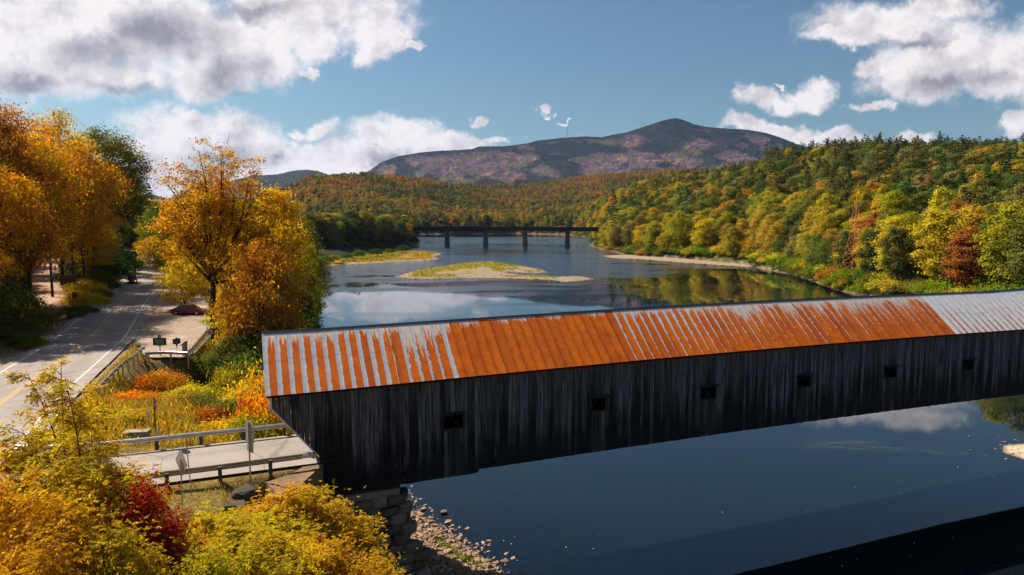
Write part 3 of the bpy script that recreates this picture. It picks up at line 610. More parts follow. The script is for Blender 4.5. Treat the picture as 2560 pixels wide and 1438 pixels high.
# ---------------------------------------------------------------- covered bridge
br = thing('covered_bridge', 'long dark-boarded covered bridge with a rust-streaked metal roof over the river', 'covered bridge', (0, 0, 0))
EAVE, BOT, RIDGE = 11.85, 5.7, 14.9
def bpt(q, s, z): p = bq(q, s); return (p[0], p[1], z + camber(q))
WINPX = [(1132, 1052), (1497, 1008), (1770, 980), (2010, 951), (2225, 929), (2420, 911)]
WINS = []
M_frame = plain('dark_window_timber', (.022, .02, .02), .85, var=.5, scale=6)
for x, y in WINPX:
    r = ray(x, y); A = np.array([[r[0], -BU[0]], [r[1], -BU[1]]]); t, q = np.linalg.solve(A, BP + BN * .3); WINS.append((q, CAM_H + r[2] * t - camber(q)))
for _ in range(4): WINS.append((WINS[-1][0] + 8.6, WINS[-1][1]))
def low(q):
    if q < -.1: return 7.9 + (11.1 - 7.9) * min(1, (-.1 - q) / 2.65)
    return BOT - (.22 if q < 9.6 else 0)
prng = random.Random(3); q = -2.62; widths = []
planks = []
while q < 72: w = prng.uniform(.21, .31); widths.append((q, w)); q += w
cut_h = .50
def plank_mesh(q, w, z0, z1, z0b=None, s=.3):
    g = .006; d = prng.uniform(-.012, .012); z0b = z0 if z0b is None else z0b; zs = 1 if z1 - z0 < 3 else 1
    vs = []; 
    for (qq, zz) in ((q + g, z0), (q + w - g, z0b), (q + w - g, z1), (q + g, z1)):
        for dd in (0, .03): vs.append(bpt(qq, s + d + dd, zz))
    fs = [(0, 2, 4, 6), (1, 7, 5, 3), (0, 1, 3, 2), (2, 3, 5, 4), (4, 5, 7, 6), (6, 7, 1, 0)]
    me = make_mesh('plank', vs, fs, M_wood); 
    h = np.array([v[2] for v in vs]); qs = np.repeat([q, q + w, q + w, q], 2)
    for k, a in (('hgt', h), ('qq', qs)): t = me.attributes.new(k, 'FLOAT', 'POINT'); t.data.foreach_set('value', a.astype(np.float32))
    return me
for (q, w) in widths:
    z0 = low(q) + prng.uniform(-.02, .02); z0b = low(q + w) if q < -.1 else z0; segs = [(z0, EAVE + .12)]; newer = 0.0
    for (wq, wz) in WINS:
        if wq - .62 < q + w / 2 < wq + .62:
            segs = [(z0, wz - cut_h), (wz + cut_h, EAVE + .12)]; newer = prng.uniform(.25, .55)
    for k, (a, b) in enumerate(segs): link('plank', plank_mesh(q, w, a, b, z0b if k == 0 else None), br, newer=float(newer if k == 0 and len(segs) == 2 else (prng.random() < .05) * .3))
# rest of the wall beyond the frame and the far wall: joined board siding
mb = MB(); q = 72.0
while q < 134: mb.add([bpt(qq, s, z) for qq in (q, q + .27) for s in (.3, .33) for z in (BOT, EAVE + .12)], [(0, 1, 5, 4), (2, 6, 7, 3), (0, 4, 6, 2), (1, 3, 7, 5), (0, 2, 3, 1), (4, 5, 7, 6)]); q += .28
mb.build('board_siding', M_intr, br, kind='stuff')
mb = MB(); q = -2.6
while q < 134: mb.add([bpt(qq, s, z) for qq in (q, q + .3) for s in (6.87, 6.9) for z in ((low(q) if q < 0 else BOT), EAVE + .12)], [(0, 1, 5, 4), (2, 6, 7, 3), (0, 4, 6, 2), (1, 3, 7, 5), (0, 2, 3, 1), (4, 5, 7, 6)]); q += .31
mb.build('board_siding', M_intr, br, kind='stuff')
# deck, truss timbers, bottom chord
mb = MB()
for q in np.arange(0, 132, 4.0):
    mb.add([bpt(qq, s, z) for qq in (q, q + 4.0) for s in (.4, 6.8) for z in (7.2, 7.58)], [(0, 1, 5, 4), (2, 6, 7, 3), (0, 4, 6, 2), (1, 3, 7, 5), (0, 2, 3, 1), (4, 5, 7, 6)])
mb.build('deck', M_intr, br)
for s in (.42, 6.6):
    mb = MB()
    for q in np.arange(0, 132, 4.0):
        for z in (5.78, 7.75, 11.3): mb.add([bpt(qq, s + ds_, z + dz) for qq in (q, q + 4.0) for ds_ in (0, .18) for dz in (0, .3)], [(0, 1, 5, 4), (2, 6, 7, 3), (0, 4, 6, 2), (1, 3, 7, 5), (0, 2, 3, 1), (4, 5, 7, 6)])
    for q in np.arange(0, 130, 1.2):
        for d in (1, -1):
            a = bpt(q, s + (.2 if d > 0 else .27), 5.9); b_ = bpt(q + 4.6 * d, s + (.2 if d > 0 else .27), 11.4)
            if 0 < q + 4.6 * d < 130: mb.tube([a, b_], .09, 4)
    mb.build('lattice_truss', M_intr, br)
# window frames
for (q, z) in WINS:
    f = MB(); hwid = .66
    for (a, b_, c, d) in ((-hwid, hwid, -cut_h - .06, -cut_h + .03), (-hwid - .06, -hwid + .02, -cut_h, cut_h), (hwid - .02, hwid + .06, -cut_h, cut_h)):
        f.add([bpt(q + qq, s, z + zz) for qq in (a, b_) for s in (.22, .34) for zz in (c, d)], [(0, 1, 5, 4), (2, 6, 7, 3), (0, 4, 6, 2), (1, 3, 7, 5), (0, 2, 3, 1), (4, 5, 7, 6)])
    w = f.build('window', M_frame, br)
    h = MB(); h.add([bpt(q - .74, .30, z + cut_h + .02), bpt(q + .74, .30, z + cut_h + .02), bpt(q + .74, -.08, z + cut_h - .05), bpt(q - .74, -.08, z + cut_h - .05), bpt(q - .74, .30, z + cut_h + .07), bpt(q + .74, .30, z + cut_h + .07), bpt(q + .74, -.08, z + cut_h), bpt(q - .74, -.08, z + cut_h)],
                     [(0, 1, 2, 3), (7, 6, 5, 4), (0, 4, 5, 1), (1, 5, 6, 2), (2, 6, 7, 3), (3, 7, 4, 0)]); h.build('hood', M_frame, w)
# portal
mb = MB(); gq = -2.72
def gp(s, z, q=gq): return bpt(q, s, z)
ring_o = [(.05, 7.6 + 3.6), (.05, EAVE - .05), (3.6, RIDGE - .1), (7.15, EAVE - .05), (7.15, 11.2)]
mb.add([gp(*p) for p in ring_o] + [gp(*p, q=gq + .06) for p in ring_o], [(4, 3, 2, 1, 0), (5, 6, 7, 8, 9)] + [(i, (i + 1) % 5, (i + 1) % 5 + 5, i + 5) for i in range(5)])
mb.build('gable', M_white, br)
for s in (.2, 6.85):
    mb = MB(); mb.add([bpt(-2.78, s, 10.95), bpt(-2.78, s + .14, 10.95), bpt(-2.78, s + .14, 11.9), bpt(-2.78, s, 11.9), bpt(-2.66, s, 10.95), bpt(-2.66, s + .14, 10.95), bpt(-2.66, s + .14, 11.9), bpt(-2.66, s, 11.9)], [(0, 1, 2, 3), (7, 6, 5, 4), (0, 4, 5, 1), (1, 5, 6, 2), (2, 6, 7, 3), (3, 7, 4, 0)])
    a = [bpt(-2.72, s, 11.15), bpt(-.12, s, 7.95)]; mb.build('corner_trim', M_white, br)
    mb = MB(); mb.tube([a[0], a[1]], .05, 4); mb.build('edge_board', M_white, br)
# roof panels, near slope
def panel(q, w, z_off=.03, kind=0):
    seg = 8; vs = []; pu = []; pv = []; fs = []
    cols = ((0, .0), (.012, .003), (.024, .0), (.5, .0), (1, .0)) if kind == 0 else ((0, 0), (.03, .005), (.06, .005), (.09, 0), (.48, 0), (.5, .004), (.53, .004), (.56, 0), (1, 0))
    for j in range(seg + 1):
        v = j / seg; s = 3.6 - v * 3.62; z = RIDGE - v * (RIDGE - EAVE) - .0
        for (u, h) in cols:
            wv = .0 ; vs.append(bpt(q + u * w, s - h * .6, z + h + z_off + wv * (u > .1))); pu.append(u); pv.append(v)
    m = len(cols)
    for j in range(seg):
        for k in range(m - 1): a = j * m + k; fs.append((a, a + m, a + m + 1, a + 1))
    return make_mesh('roof_panel', vs, np.array(fs), M_roof, False, {'pu': pu, 'pv': pv})
q = -2.95; i = 0; pr = random.Random(11)
while q < 80:
    if q < 52.4: w = .687 if i < 200 else .7; kind = 0
    else: w = .80; kind = 1
    px = 1280 + FOC * bq(q, 0)[0] / bq(q, 0)[1]
    if px < 1150 and i not in (12, 13, 14, 15): P_ = (pr.uniform(.40, .46), pr.uniform(0, .12), pr.uniform(.14, .3), .12)
    elif i in (12, 13, 14, 15): P_ = (pr.uniform(.30, .46), .3, pr.uniform(.35, .8), .6)
    elif px < 1590: P_ = (.0, 0, pr.uniform(.04, .16), .3)
    elif px < 1900: P_ = (pr.uniform(.36, .50), pr.uniform(.7, 1.05), pr.uniform(.10, .26), .7)
    elif kind == 0: P_ = (pr.uniform(.26, .46), pr.uniform(.7, 1.15), pr.uniform(.16, .46), 1.0)
    else: P_ = (pr.uniform(.90, 1.04), .22, pr.uniform(.6, 1.0), .35)
    if i == 11: P_ = (.12, .2, .2, .5)
    o = link('roof_panel', panel(q, w, .03, kind), br, left=P_[0], taper=P_[1], top=P_[2], brk=P_[3]); q += w; i += 1
QEND = q
mb = MB()
for (a, b_) in ((QEND, 134),): 
    for q in np.arange(a, b_, 4.0): mb.add([bpt(q, 3.6, RIDGE + .03), bpt(q + 4, 3.6, RIDGE + .03), bpt(q + 4, -.02, EAVE + .03), bpt(q, -.02, EAVE + .03)], [(0, 3, 2, 1)])
mb.build('roof_sheet', M_white, br, kind='stuff')
mb = MB()
for q in np.arange(-2.95, 134, 4.0): mb.add([bpt(q, 3.61, RIDGE + .02), bpt(q + 4, 3.61, RIDGE + .02), bpt(q + 4, 7.25, EAVE + .02), bpt(q, 7.25, EAVE + .02)], [(0, 1, 2, 3)])
mb.build('far_roof_slope', M_gray, br)
mb = MB()
for q in np.arange(-2.97, 134, 2.0):
    mb.add([bpt(q, 3.48, RIDGE - .03), bpt(q + 2, 3.48, RIDGE - .03), bpt(q + 2, 3.6, RIDGE + .1), bpt(q, 3.6, RIDGE + .1), bpt(q + 2, 3.8, RIDGE - .06), bpt(q, 3.8, RIDGE - .06)], [(0, 1, 2, 3), (3, 2, 4, 5)])
mb.build('ridge_cap', plain('shade_toned_ridge_metal', (.05, .06, .075), .5, .3), br)  # shade on the ridge flashing is put into this dark colour
mb = MB()
for q in np.arange(-2.9, 134, 4.0): mb.add([bpt(q, .0, EAVE - .1), bpt(q + 4, .0, EAVE - .1), bpt(q + 4, .0, EAVE + .02), bpt(q, .0, EAVE + .02), bpt(q, .3, EAVE - .0), bpt(q + 4, .3, EAVE - .0)], [(0, 1, 2, 3), (0, 4, 5, 1)])
mb.build('eave_board', M_intr, br)

# ---------------------------------------------------------------- stones: convex lumps
def lump(sx, sy, sz, seed, n_=22, flat=.0):
    import bmesh
    r = np.random.default_rng(seed); p = r.normal(size=(n_, 3)); p /= np.linalg.norm(p, axis=1)[:, None]; p = np.sign(p) * np.abs(p) ** (.45 if flat else .75); p *= (sx / 2, sy / 2, sz / 2); p *= r.uniform(.82, 1.05, (n_, 1))
    bm = bmesh.new()
    for q in p: bm.verts.new(q)
    h = bmesh.ops.convex_hull(bm, input=bm.verts)
    for v in [v for v in bm.verts if not v.link_faces]: bm.verts.remove(v)
    me = bpy.data.meshes.new('stone'); bm.to_mesh(me); bm.free(); return me
ab = thing('stone_abutment', 'dark rough stone abutment standing under the near end of the covered bridge', 'abutment', (0, 0, 0))
core = MB(); core.add([(*bq(a, s), z) for a in (-1.2, 4.6) for s in (.35, 7.0) for z in (-2.5, 5.3)], [(0, 1, 5, 4), (2, 6, 7, 3), (0, 4, 6, 2), (1, 3, 7, 5), (0, 2, 3, 1), (4, 5, 7, 6)]); core.build('core', M_abut, ab)
ang0 = math.atan2(BU[1], BU[0]); sv = [lump(1.25, .75, .66, 100 + i, 34, 1) for i in range(8)]
for m in sv: m.materials.append(M_abut)
rr = random.Random(5)
for k in range(12):
    z = WL - .1 + k * .6; bat = (11 - k) * .075
    for j in range(7):
        q = -1.0 + j * .98 + (k % 2) * .4; 
        if q > 4.9 + bat: continue
        p = bq(q + (bat if j > 4 else 0), .45 - bat * .8 + rr.uniform(-.14, .14)); o = link('stone', rr.choice(sv), ab, (p[0], p[1], z), ang0 + rr.uniform(-.12, .12)); o.scale = (rr.uniform(.85, 1.25), rr.uniform(.9, 1.3), rr.uniform(.9, 1.12))
    for j in range(6):
        p = bq(4.7 + bat + rr.uniform(-.18, .18), .9 + j * 1.08 + (k % 2) * .4); o = link('stone', rr.choice(sv), ab, (p[0], p[1], z), ang0 + math.pi / 2 + rr.uniform(-.12, .12)); o.scale = (rr.uniform(.85, 1.15), rr.uniform(.9, 1.4), rr.uniform(.9, 1.12))
# concrete wing wall
ww = MB(); a = bq(-3.6, -2.3); b_ = bq(-1.0, .1); c_ = bq(-1.0, -1.35); 
tp = [(at(665, 1215, 7.3)[0], at(665, 1215, 7.3)[1]), (at(700, 1250, 7.3)[0], at(700, 1250, 7.3)[1]), (at(745, 1222, 7.4)[0], at(745, 1222, 7.4)[1]), tuple(bq(.05, .1)), tuple(bq(-.5, .8)), (at(725, 1190, 7.4)[0], at(725, 1190, 7.4)[1])]
m_ = len(tp); ww.add([(x, y, 7.5) for x, y in tp] + [(x, y, 4.2) for x, y in tp], [tuple(range(m_)), tuple(reversed(range(m_, 2 * m_)))] + [(i, (i + 1) % m_, (i + 1) % m_ + m_, i + m_) for i in range(m_)])
tag(ww.build('wing_wall', M_wing), 'rough concrete wing wall between the near guardrail end and the bridge boards', 'wing wall')

# rubble shore: 300 larger stones as things, the rest as stuff
rk = [lump(1, .7, .5, 200 + i, 16) for i in range(9)]
for m in rk: m.materials.append(M_rubble)
cand = []
while len(cand) < 9000:
    x = rng.uniform(-9, 14, 4000); y = rng.uniform(34, 62, 4000); g, s, *_ = ground(x, y, True)
    ok = (s > -8.5) & (s < 5.5) & (rng.random(4000) < np.where(s > 0, .9, .45))
    cand += list(zip(x[ok], y[ok], g[ok], s[ok]))
cand = cand[:9000]; szs = np.sort(rng.pareto(2.2, 9000) * .13 + .10)[::-1]; szs = np.clip(szs, .1, .95); perm = rng.permutation(9000)
big = [i for i in range(5200)][:300]
vis = [c for c in cand if -2.0 < c[3] < 4.5 and c[1] < 54]; rest = cand
def rockplace(c, sz): return (c[0], c[1], c[2] + sz * .12)
for i in range(300):
    c = vis[int(perm[i]) % len(vis)] if i else vis[0]; sz = float(szs[i] * .55 + .13); o = link('rock', rk[i % 9], None, rockplace(c, sz), rng.uniform(0, 6.3)); o.scale = (sz, sz * rng.uniform(.7, 1.1), sz * rng.uniform(.6, 1.1)); o.rotation_euler[0] = rng.uniform(-.3, .3)
    under = c[3] < 0
    tag(o, 'tan stone under shallow water off the rubble shore' if under else 'tan angular stone in the rubble shore by the abutment', 'rock', 'stones under shallow water off the near shore' if under else 'stones of the near rubble shore')
tv = []; tf_ = []; base = 0
rkd = []
for m in rk:
    co = np.zeros(len(m.vertices) * 3); m.vertices.foreach_get('co', co); rkd.append((co.reshape(-1, 3), np.array([list(p.vertices) for p in m.polygons])))
for i in range(300, 9000):
    c = cand[i]; sz = szs[i]; co, fa = rkd[i % 9]; a = rng.uniform(0, 6.3); M = np.array([[math.cos(a), -math.sin(a), 0], [math.sin(a), math.cos(a), 0], [0, 0, 1]])
    tv.append((co * (sz, sz * .9, sz * .8)) @ M.T + (c[0], c[1], c[2] + sz * .1)); tf_.append(fa + base); base += len(co)
link('rubble', make_mesh('rubble', np.vstack(tv), np.vstack(tf_), M_rubble), kind='stuff')
for (x, y, z, s, lb) in [(1109, 1280, WL + .1, .7, 'tan stone breaking the water surface, farthest out beyond the abutment corner'), (1030, 1286, WL + .05, .5, 'small tan stone awash beside the abutment corner')]:
    p = at(x, y, z); o = link('rock', rk[2], None, p, .4); o.scale = (s, s, s * .9); tag(o, lb, 'rock')
# driftwood on the shore and boulders under the approach
mb = MB(); p = at(1080, 1312, WL + .9); mb.tube([p, p + [.9, -.4, .1], p + [1.7, -1.6, 0]], [.05, .04, .02], 5); tag(mb.build('driftwood', M_pale), 'thin bleached stick lying on the rubble shore', 'driftwood')
for (x, y, z, s, lb) in [(612, 1248, 5.8, 1.6, 'dark boulder at the foot of the tall sign post below the approach'), (585, 1285, 5.2, 1.5, 'rounded grey boulder half buried, leftmost below the near guardrail'), (650, 1282, 5.2, 1.0, 'small grey boulder between the dark boulder and the wing wall'), (520, 1088, 7.6, 0, '')]:
    if s: p = hit(x, y); p[2] += s * .15; o = link('boulder', lump(s, s * .8, s * .62, int(x), 44), None, p, .3); o.data.materials.append(M_boulder); tag(o, lb, 'boulder')

# ---------------------------------------------------------------- guardrails
def rail_profile(): return [(-.03, -.155), (.035, -.12), (.035, -.06), (-.03, -.02), (-.03, .02), (.035, .06), (.035, .12), (-.03, .155)]
def guardrail(path, label, side=1, zr=7.55, h=.68, post_every=1.9, wood=False, posts=None, end=None, zpost=None):
    path = smooth_path(path, .6); t = thing('guardrail', label, 'guardrail', (path[0][0], path[0][1], zr)); O = np.array([path[0][0], path[0][1]])
    d = np.gradient(path, axis=0); d /= np.linalg.norm(d, axis=1)[:, None]; nn = np.stack([-d[:, 1], d[:, 0]], 1) * side
    pr_ = rail_profile(); v = []; m = len(pr_)
    for i in range(len(path)):
        for (a, b_) in pr_: p = path[i] - O + nn[i] * a; v.append((p[0], p[1], h + b_))
    for i in range(len(path)):
        for (a, b_) in pr_: p = path[i] - O + nn[i] * (a - .008); v.append((p[0], p[1], h + b_))
    K = len(path) * m; F = [(i * m + k, (i + 1) * m + k, (i + 1) * m + k + 1, i * m + k + 1) for i in range(len(path) - 1) for k in range(m - 1)] + [(K + i * m + k, K + i * m + k + 1, K + (i + 1) * m + k + 1, K + (i + 1) * m + k) for i in range(len(path) - 1) for k in range(m - 1)]
    link('rail', make_mesh('rail', v, F, M_rail), t)
    L = np.concatenate([[0], np.cumsum(np.linalg.norm(np.diff(path, axis=0), axis=1))]); pm = None; a = .3
    while a < L[-1] - .1:
        x = np.interp(a, L, path[:, 0]); y = np.interp(a, L, path[:, 1]); j = min(int(np.searchsorted(L, a)), len(path) - 1); n_ = nn[j]
        mb = MB(); w = .2 if wood else .15; mb.box((0, 0, -.15), (w, .2 if wood else .12, 1.9)); 
        if pm is None: pm = mb.mesh('post', M_post if wood else M_steel)
        o = link('post', pm, t, (x - O[0] - n_[0] * .16, y - O[1] - n_[1] * .16, 0), math.atan2(d[j][1], d[j][0])); a += post_every
    if end is not None:
        j = -1 if end > 0 else 0; p = path[j] - O; e = MB(); dd = d[j] * end
        e.tube([(p[0], p[1], h), (p[0] + dd[0] * .35, p[1] + dd[1] * .35, h + .03), (p[0] + dd[0] * .6 - nn[j][0] * .1, p[1] + dd[1] * .6 - nn[j][1] * .1, h + .02), (p[0] + dd[0] * .62 - nn[j][0] * .3, p[1] + dd[1] * .62 - nn[j][1] * .3, h)], [.16, .19, .17, .15], 6)
        e.build('end_shoe', M_rail, t)
    return t
P2 = lambda x, y, z=8.2: tuple(at(x, y, z)[:2])
guardrail([P2(240, 975), P2(262, 952), P2(300, 915), P2(330, 893), P2(352, 874)], 'grey steel guardrail running along the main road above the overgrown slope', 1, 7.5, .7, 1.9, end=1)
guardrail([P2(362, 882), P2(415, 880), P2(468, 882)], 'steel guardrail across the near end of the gravel pull-off, before the two signs', -1, 7.5, .62, 2.1)
guardrail([P2(473, 880), P2(500, 849), P2(524, 820), P2(533, 800)], 'slanting steel guardrail along the river side of the gravel pull-off', -1, 7.5, .66, 1.5)
guardrail([tuple(bq(-16.8, 7.6)), tuple(bq(-15.5, 6.9)), tuple(bq(-12, 6.35)), tuple(bq(-6, 6.3)), tuple(bq(.5, 6.3))], 'long steel guardrail with wooden posts along the far side of the bridge approach', -1, 7.55, .72, 2.5, wood=True)
guardrail([tuple(bq(-13.5, -.9)), tuple(bq(-9, -.35)), tuple(bq(-5, -.25)), tuple(bq(-1.1, -.1))], 'weathered guardrail with stout wooden posts on the near side of the bridge approach', 1, 7.5, .72, 2.6, wood=True, end=1)

# ---------------------------------------------------------------- signs and posts
def gz(x, y): return float(ground(np.array([x]), np.array([y]))[0])
def lettering(txt, size, mat, parent, loc, rot):
    cu = bpy.data.curves.new('lettering', 'FONT'); cu.body = txt; cu.size = size; cu.align_x = 'CENTER'; cu.align_y = 'CENTER'; cu.extrude = .002
    tmp = bpy.data.objects.new('tmp', cu); COL.objects.link(tmp); dg = bpy.context.evaluated_depsgraph_get(); me = bpy.data.meshes.new_from_object(tmp.evaluated_get(dg)); bpy.data.objects.remove(tmp)
    me.materials.clear(); me.materials.append(mat); o = link('lettering', me, parent, loc); o.rotation_euler = rot; return o
M_mgreen = plain('dark_green_enamel', (.012, .04, .028), .4, 0, .1); M_mletter = plain('pale_green_lettering', (.26, .36, .28), .5); M_blue = plain('navy_blue_enamel', (.012, .025, .09), .4); M_red = plain('red_enamel', (.42, .012, .02), .45, 0, .08)
p = at(401, 890, 7.6); m = thing('historical_marker', 'dark green cast roadside marker with a round crest on top at the pull-off', 'roadside marker', (p[0], p[1], 7.5), .08)
b = MB(); b.tube([(0, 0, 0), (0, 0, 1.25)], .05, 8); b.build('post', M_mgreen, m)
b = MB(); b.prism([(-.66, 1.22), (-.1, 1.2), (0, 1.05), (.1, 1.2), (.66, 1.22), (.66, 1.98), (.25, 2.02), (-.25, 2.02), (-.66, 1.98)], -.03, .03); pl = b.build('panel', M_mgreen, m)
for k in range(7): b = MB(); b.box((0, -.033, 1.85 - k * .085), (rng.uniform(.85, 1.08) * (1 if k else .7), .006, .035)); b.build('text_line', M_mletter, pl)
b = MB(); b.tube([(0, -.035, 2.16), (0, .035, 2.16)], .17, 20); cr = b.build('crest', M_mgreen, m); b = MB(); b.tube([(0, -.045, 2.16), (0, .045, 2.16)], .11, 16); b.build('seal', M_mletter, cr)
p = at(443, 890, 7.6); m = thing('blue_sign', 'small navy blue sign on a thin post beside the green marker', 'sign', (p[0], p[1], 7.5), .1)
b = MB(); b.tube([(0, 0, 0), (0, 0, 1.3)], .03, 8); b.build('post', M_steel, m)
b = MB(); b.prism([(-.38, 1.36), (-.12, 1.33), (0, 1.22), (.12, 1.33), (.40, 1.44), (.38, 1.98), (.1, 1.96), (0, 2.06), (-.08, 1.95), (-.38, 1.86)], -.02, .02); pl = b.build('panel', M_blue, m)
for k in range(3): b = MB(); b.box((0, -.024, 1.82 - k * .13), (.5 - k * .08, .005, .035)); b.build('text_line', M_mletter, pl)
b = MB(); b.prism([(-.09, 1.3), (.09, 1.3), (.035, 1.08), (-.035, 1.08)], -.03, .03); b.build('bracket', M_red, m)
p = at(463, 890, 7.6); m = thing('information_box', 'tall narrow grey box with a slanted lid by the pull-off guardrail corner', 'box', (p[0], p[1], 7.5), -.25)
b = MB(); b.prism([(-.2, 0), (.2, 0), (.2, 1.55), (-.2, 1.3)], -.16, .16); b.build('body', plain('pale_grey_board', (.38, .34, .33), .7, var=.1), m); b = MB(); b.prism([(-.32, 1.2), (.26, 1.66), (.26, 1.7), (-.34, 1.24)], -.22, .22); b.build('lid', M_gray, m)
# stop sign seen almost edge-on with a paper notice
p = at(391, 1117, 7.5); m = thing('stop_sign', 'red stop sign seen almost edge-on behind the far guardrail, paper notice on its post', 'stop sign', (p[0], p[1], 7.4), R(102))
b = MB(); b.tube([(0, 0, 0), (0, 0, 3.25)], .035, 6); b.build('post', plain('dark_green_post', (.02, .03, .02), .6), m)
oc = [(.40 * math.cos(R(22.5 + 45 * k)), 2.78 + .40 * math.sin(R(22.5 + 45 * k))) for k in range(8)]; b = MB(); b.prism(oc, -.045, -.035); fa = b.build('face', M_red, m)
lettering('STOP', .3, M_white, fa, (0, -.05, 2.78), (R(90), 0, 0)); b = MB(); b.prism(oc, -.034, -.028); b.build('back', M_signback, m)
b = MB(); b.box((.03, -.06, 1.05), (.42, .01, .5), 0, ('X', .12)); nt = b.build('notice', M_white, m)
p = at(373, 1085, 7.5); m = thing('marker_post', 'thin post with a narrow white plate left of the stop sign', 'marker post', (p[0], p[1], gz(p[0], p[1])), R(60)); b = MB(); b.tube([(0, 0, 0), (0, 0, 1.75)], .035, 6); b.build('post', M_steel, m); b = MB(); b.box((0, -.05, 1.5), (.2, .012, .55)); b.build('plate', plain('pink_white_plate', (.7, .58, .56), .5), m)
# diamond warning sign, back view
p = hit(457, 1275); g0 = p[2]; m = thing('warning_sign', 'diamond road sign turned away, bare metal back, on a thin post before the approach', 'road sign', (p[0], p[1], g0), R(-40))
hd = (1275 - 1150) / FOC * p[1] * 1.01; b = MB(); b.tube([(0, 0, -.3), (0, 0, hd + .2)], .03, 6); b.build('post', M_steel, m)
b = MB(); s_ = .66; b.prism([(-s_, hd), (0, hd - s_ * 1.08), (s_, hd), (0, hd + s_ * 1.08)], .04, .05); b.build('plate', M_signback, m)
p = hit(481, 1247); g0 = p[2]; m = thing('thin_pole', 'thin bare leaning pole just right of the diamond sign', 'pole', (p[0], p[1], g0)); b = MB(); b.tube([(0, 0, -.2), (-.2, 0, 3.3)], .028, 6); b.build('shaft', M_steel, m); 
p = hit(627, 1222); g0 = p[2]; m = thing('tall_road_sign', 'two grey rectangular sign backs stacked on one post before the bridge mouth', 'road sign', (p[0], p[1], g0), R(-38))
hh = (1222 - 1045) / FOC * p[1]; b = MB(); b.tube([(0, 0, -.3), (0, 0, hh)], .045, 6); b.build('post', M_steel, m)
b = MB(); b.box((.02, .06, hh - .55), (.78, .012, 1.15)); b.build('upper_plate', M_signback, m); b = MB(); b.box((.0, .06, hh - 1.42), (.62, .012, .58)); b.build('lower_plate', M_signback, m)
b = MB(); [b.tube([(.02, .05, z), (.02, .08, z)], .03, 6) for z in (hh - .12, hh - .95, hh - 1.3)]; b.build('bolts', M_white, m)
# left of the main road
p = at(178, 728, 8.2); m = thing('brown_sign', 'wide brown board sign in the shade left of the main road', 'sign', (p[0], p[1], gz(p[0], p[1])), .2); g0 = m.location[2]; zt = atD(178, 700, p[1])[2] - g0
for x in (-1.4, 1.4): b = MB(); b.box((x, 0, zt / 2), (.12, .12, zt + .6)); b.build('post', M_post, m)
b = MB(); b.box((0, -.08, zt), (3.6, .06, 1.7)); b.build('board', plain('brown_sign_board', (.07, .04, .035), .6), m)
p = at(188, 758, 8); m = thing('small_grey_sign', 'small grey upright sign on a post below the brown board sign', 'sign', (p[0], p[1], gz(p[0], p[1])), .1); g0 = m.location[2]; b = MB(); b.tube([(0, 0, 0), (0, 0, 2.2)], .04, 6); b.build('post', M_steel, m); b = MB(); b.box((0, -.05, 1.7), (.75, .02, 1.05)); b.build('plate', plain('brown_grey_plate', (.12, .08, .07), .6), m)
p = at(158, 800, 7.6); m = thing('yard_sign', 'low white sign in the weeds left of the road', 'sign', (p[0], p[1], gz(p[0], p[1])), .1); b = MB(); b.box((0, 0, .65), (.85, .02, .5)); b.build('panel', M_white, m); b = MB(); b.tube([(-.3, 0, 0), (-.3, 0, .5)], .015, 5); b.tube([(.3, 0, 0), (.3, 0, .5)], .015, 5); b.build('frame', M_steel, m)
p = at(540, 822, 7.6); m = thing('white_marker', 'white and red plate beside the dark trunk at the pull-off edge', 'marker', (p[0], p[1], 6.9), .4); b = MB(); b.box((0, 0, 1.2), (.28, .05, 1.1)); b.build('plate', M_white, m); b = MB(); b.box((-.17, 0, 1.3), (.08, .06, .8)); b.build('edge', M_red, m)
# retaining blocks below the pull-off
rw = thing('retaining_wall', 'wall of large dark concrete blocks below the pull-off guardrail corner', 'retaining wall', (0, 0, 0)); c0 = at(436, 893, 7.2); 
bm_ = []
for i in range(3): mb = MB(); mb.box((0, 0, 0), (1.75, .9, .84)); bm_.append(mb.mesh('block', plain('stained_block_%s' % 'abc'[i], (.17 - .03 * i, .13 - .02 * i, .11 - .02 * i), .9, var=.5, scale=1.2, bump=.4)))
A0, A1, A2_ = at(430, 896, 7.2)[:2], at(476, 890, 7.2)[:2], at(520, 842, 7.2)[:2]
for (a, b_, nn_) in ((A0, A1, 2), (A1, A2_, 6)):
    d = (b_ - a) / np.linalg.norm(b_ - a); L = np.linalg.norm(b_ - a)
    for r_ in range(4):
        for i in range(nn_ if r_ < 4 else 1):
            pp = a + d * (L * (i + .5) / nn_); off = np.array([d[1], -d[0]]) * (.06 * r_ + rng.uniform(-.04, .04)); o = link('block', bm_[(i + r_) % 3], rw, (pp[0] + off[0], pp[1] + off[1], 7.0 - r_ * .86), math.atan2(d[1], d[0]) + rng.uniform(-.03, .03)); o.scale = (L / nn_ / 1.77, 1, 1)
b = MB(); b.box((at(333 + 80, 893, 7.3)[0], at(413, 893, 7.3)[1], 7.42), (4.6, .3, .3)); tag(b.build('timber_curb', plain('brown_timber', (.10, .045, .02), .9)), 'brown timber curb lying under the pull-off guardrail', 'curb')
b = MB(); p = at(343, 1088, 7.7); b.box((p[0], p[1], 7.75), (1.5, .7, .5), .15); tag(b.build('concrete_block', M_conc), 'pale concrete block behind the far guardrail left of the marker post', 'block')

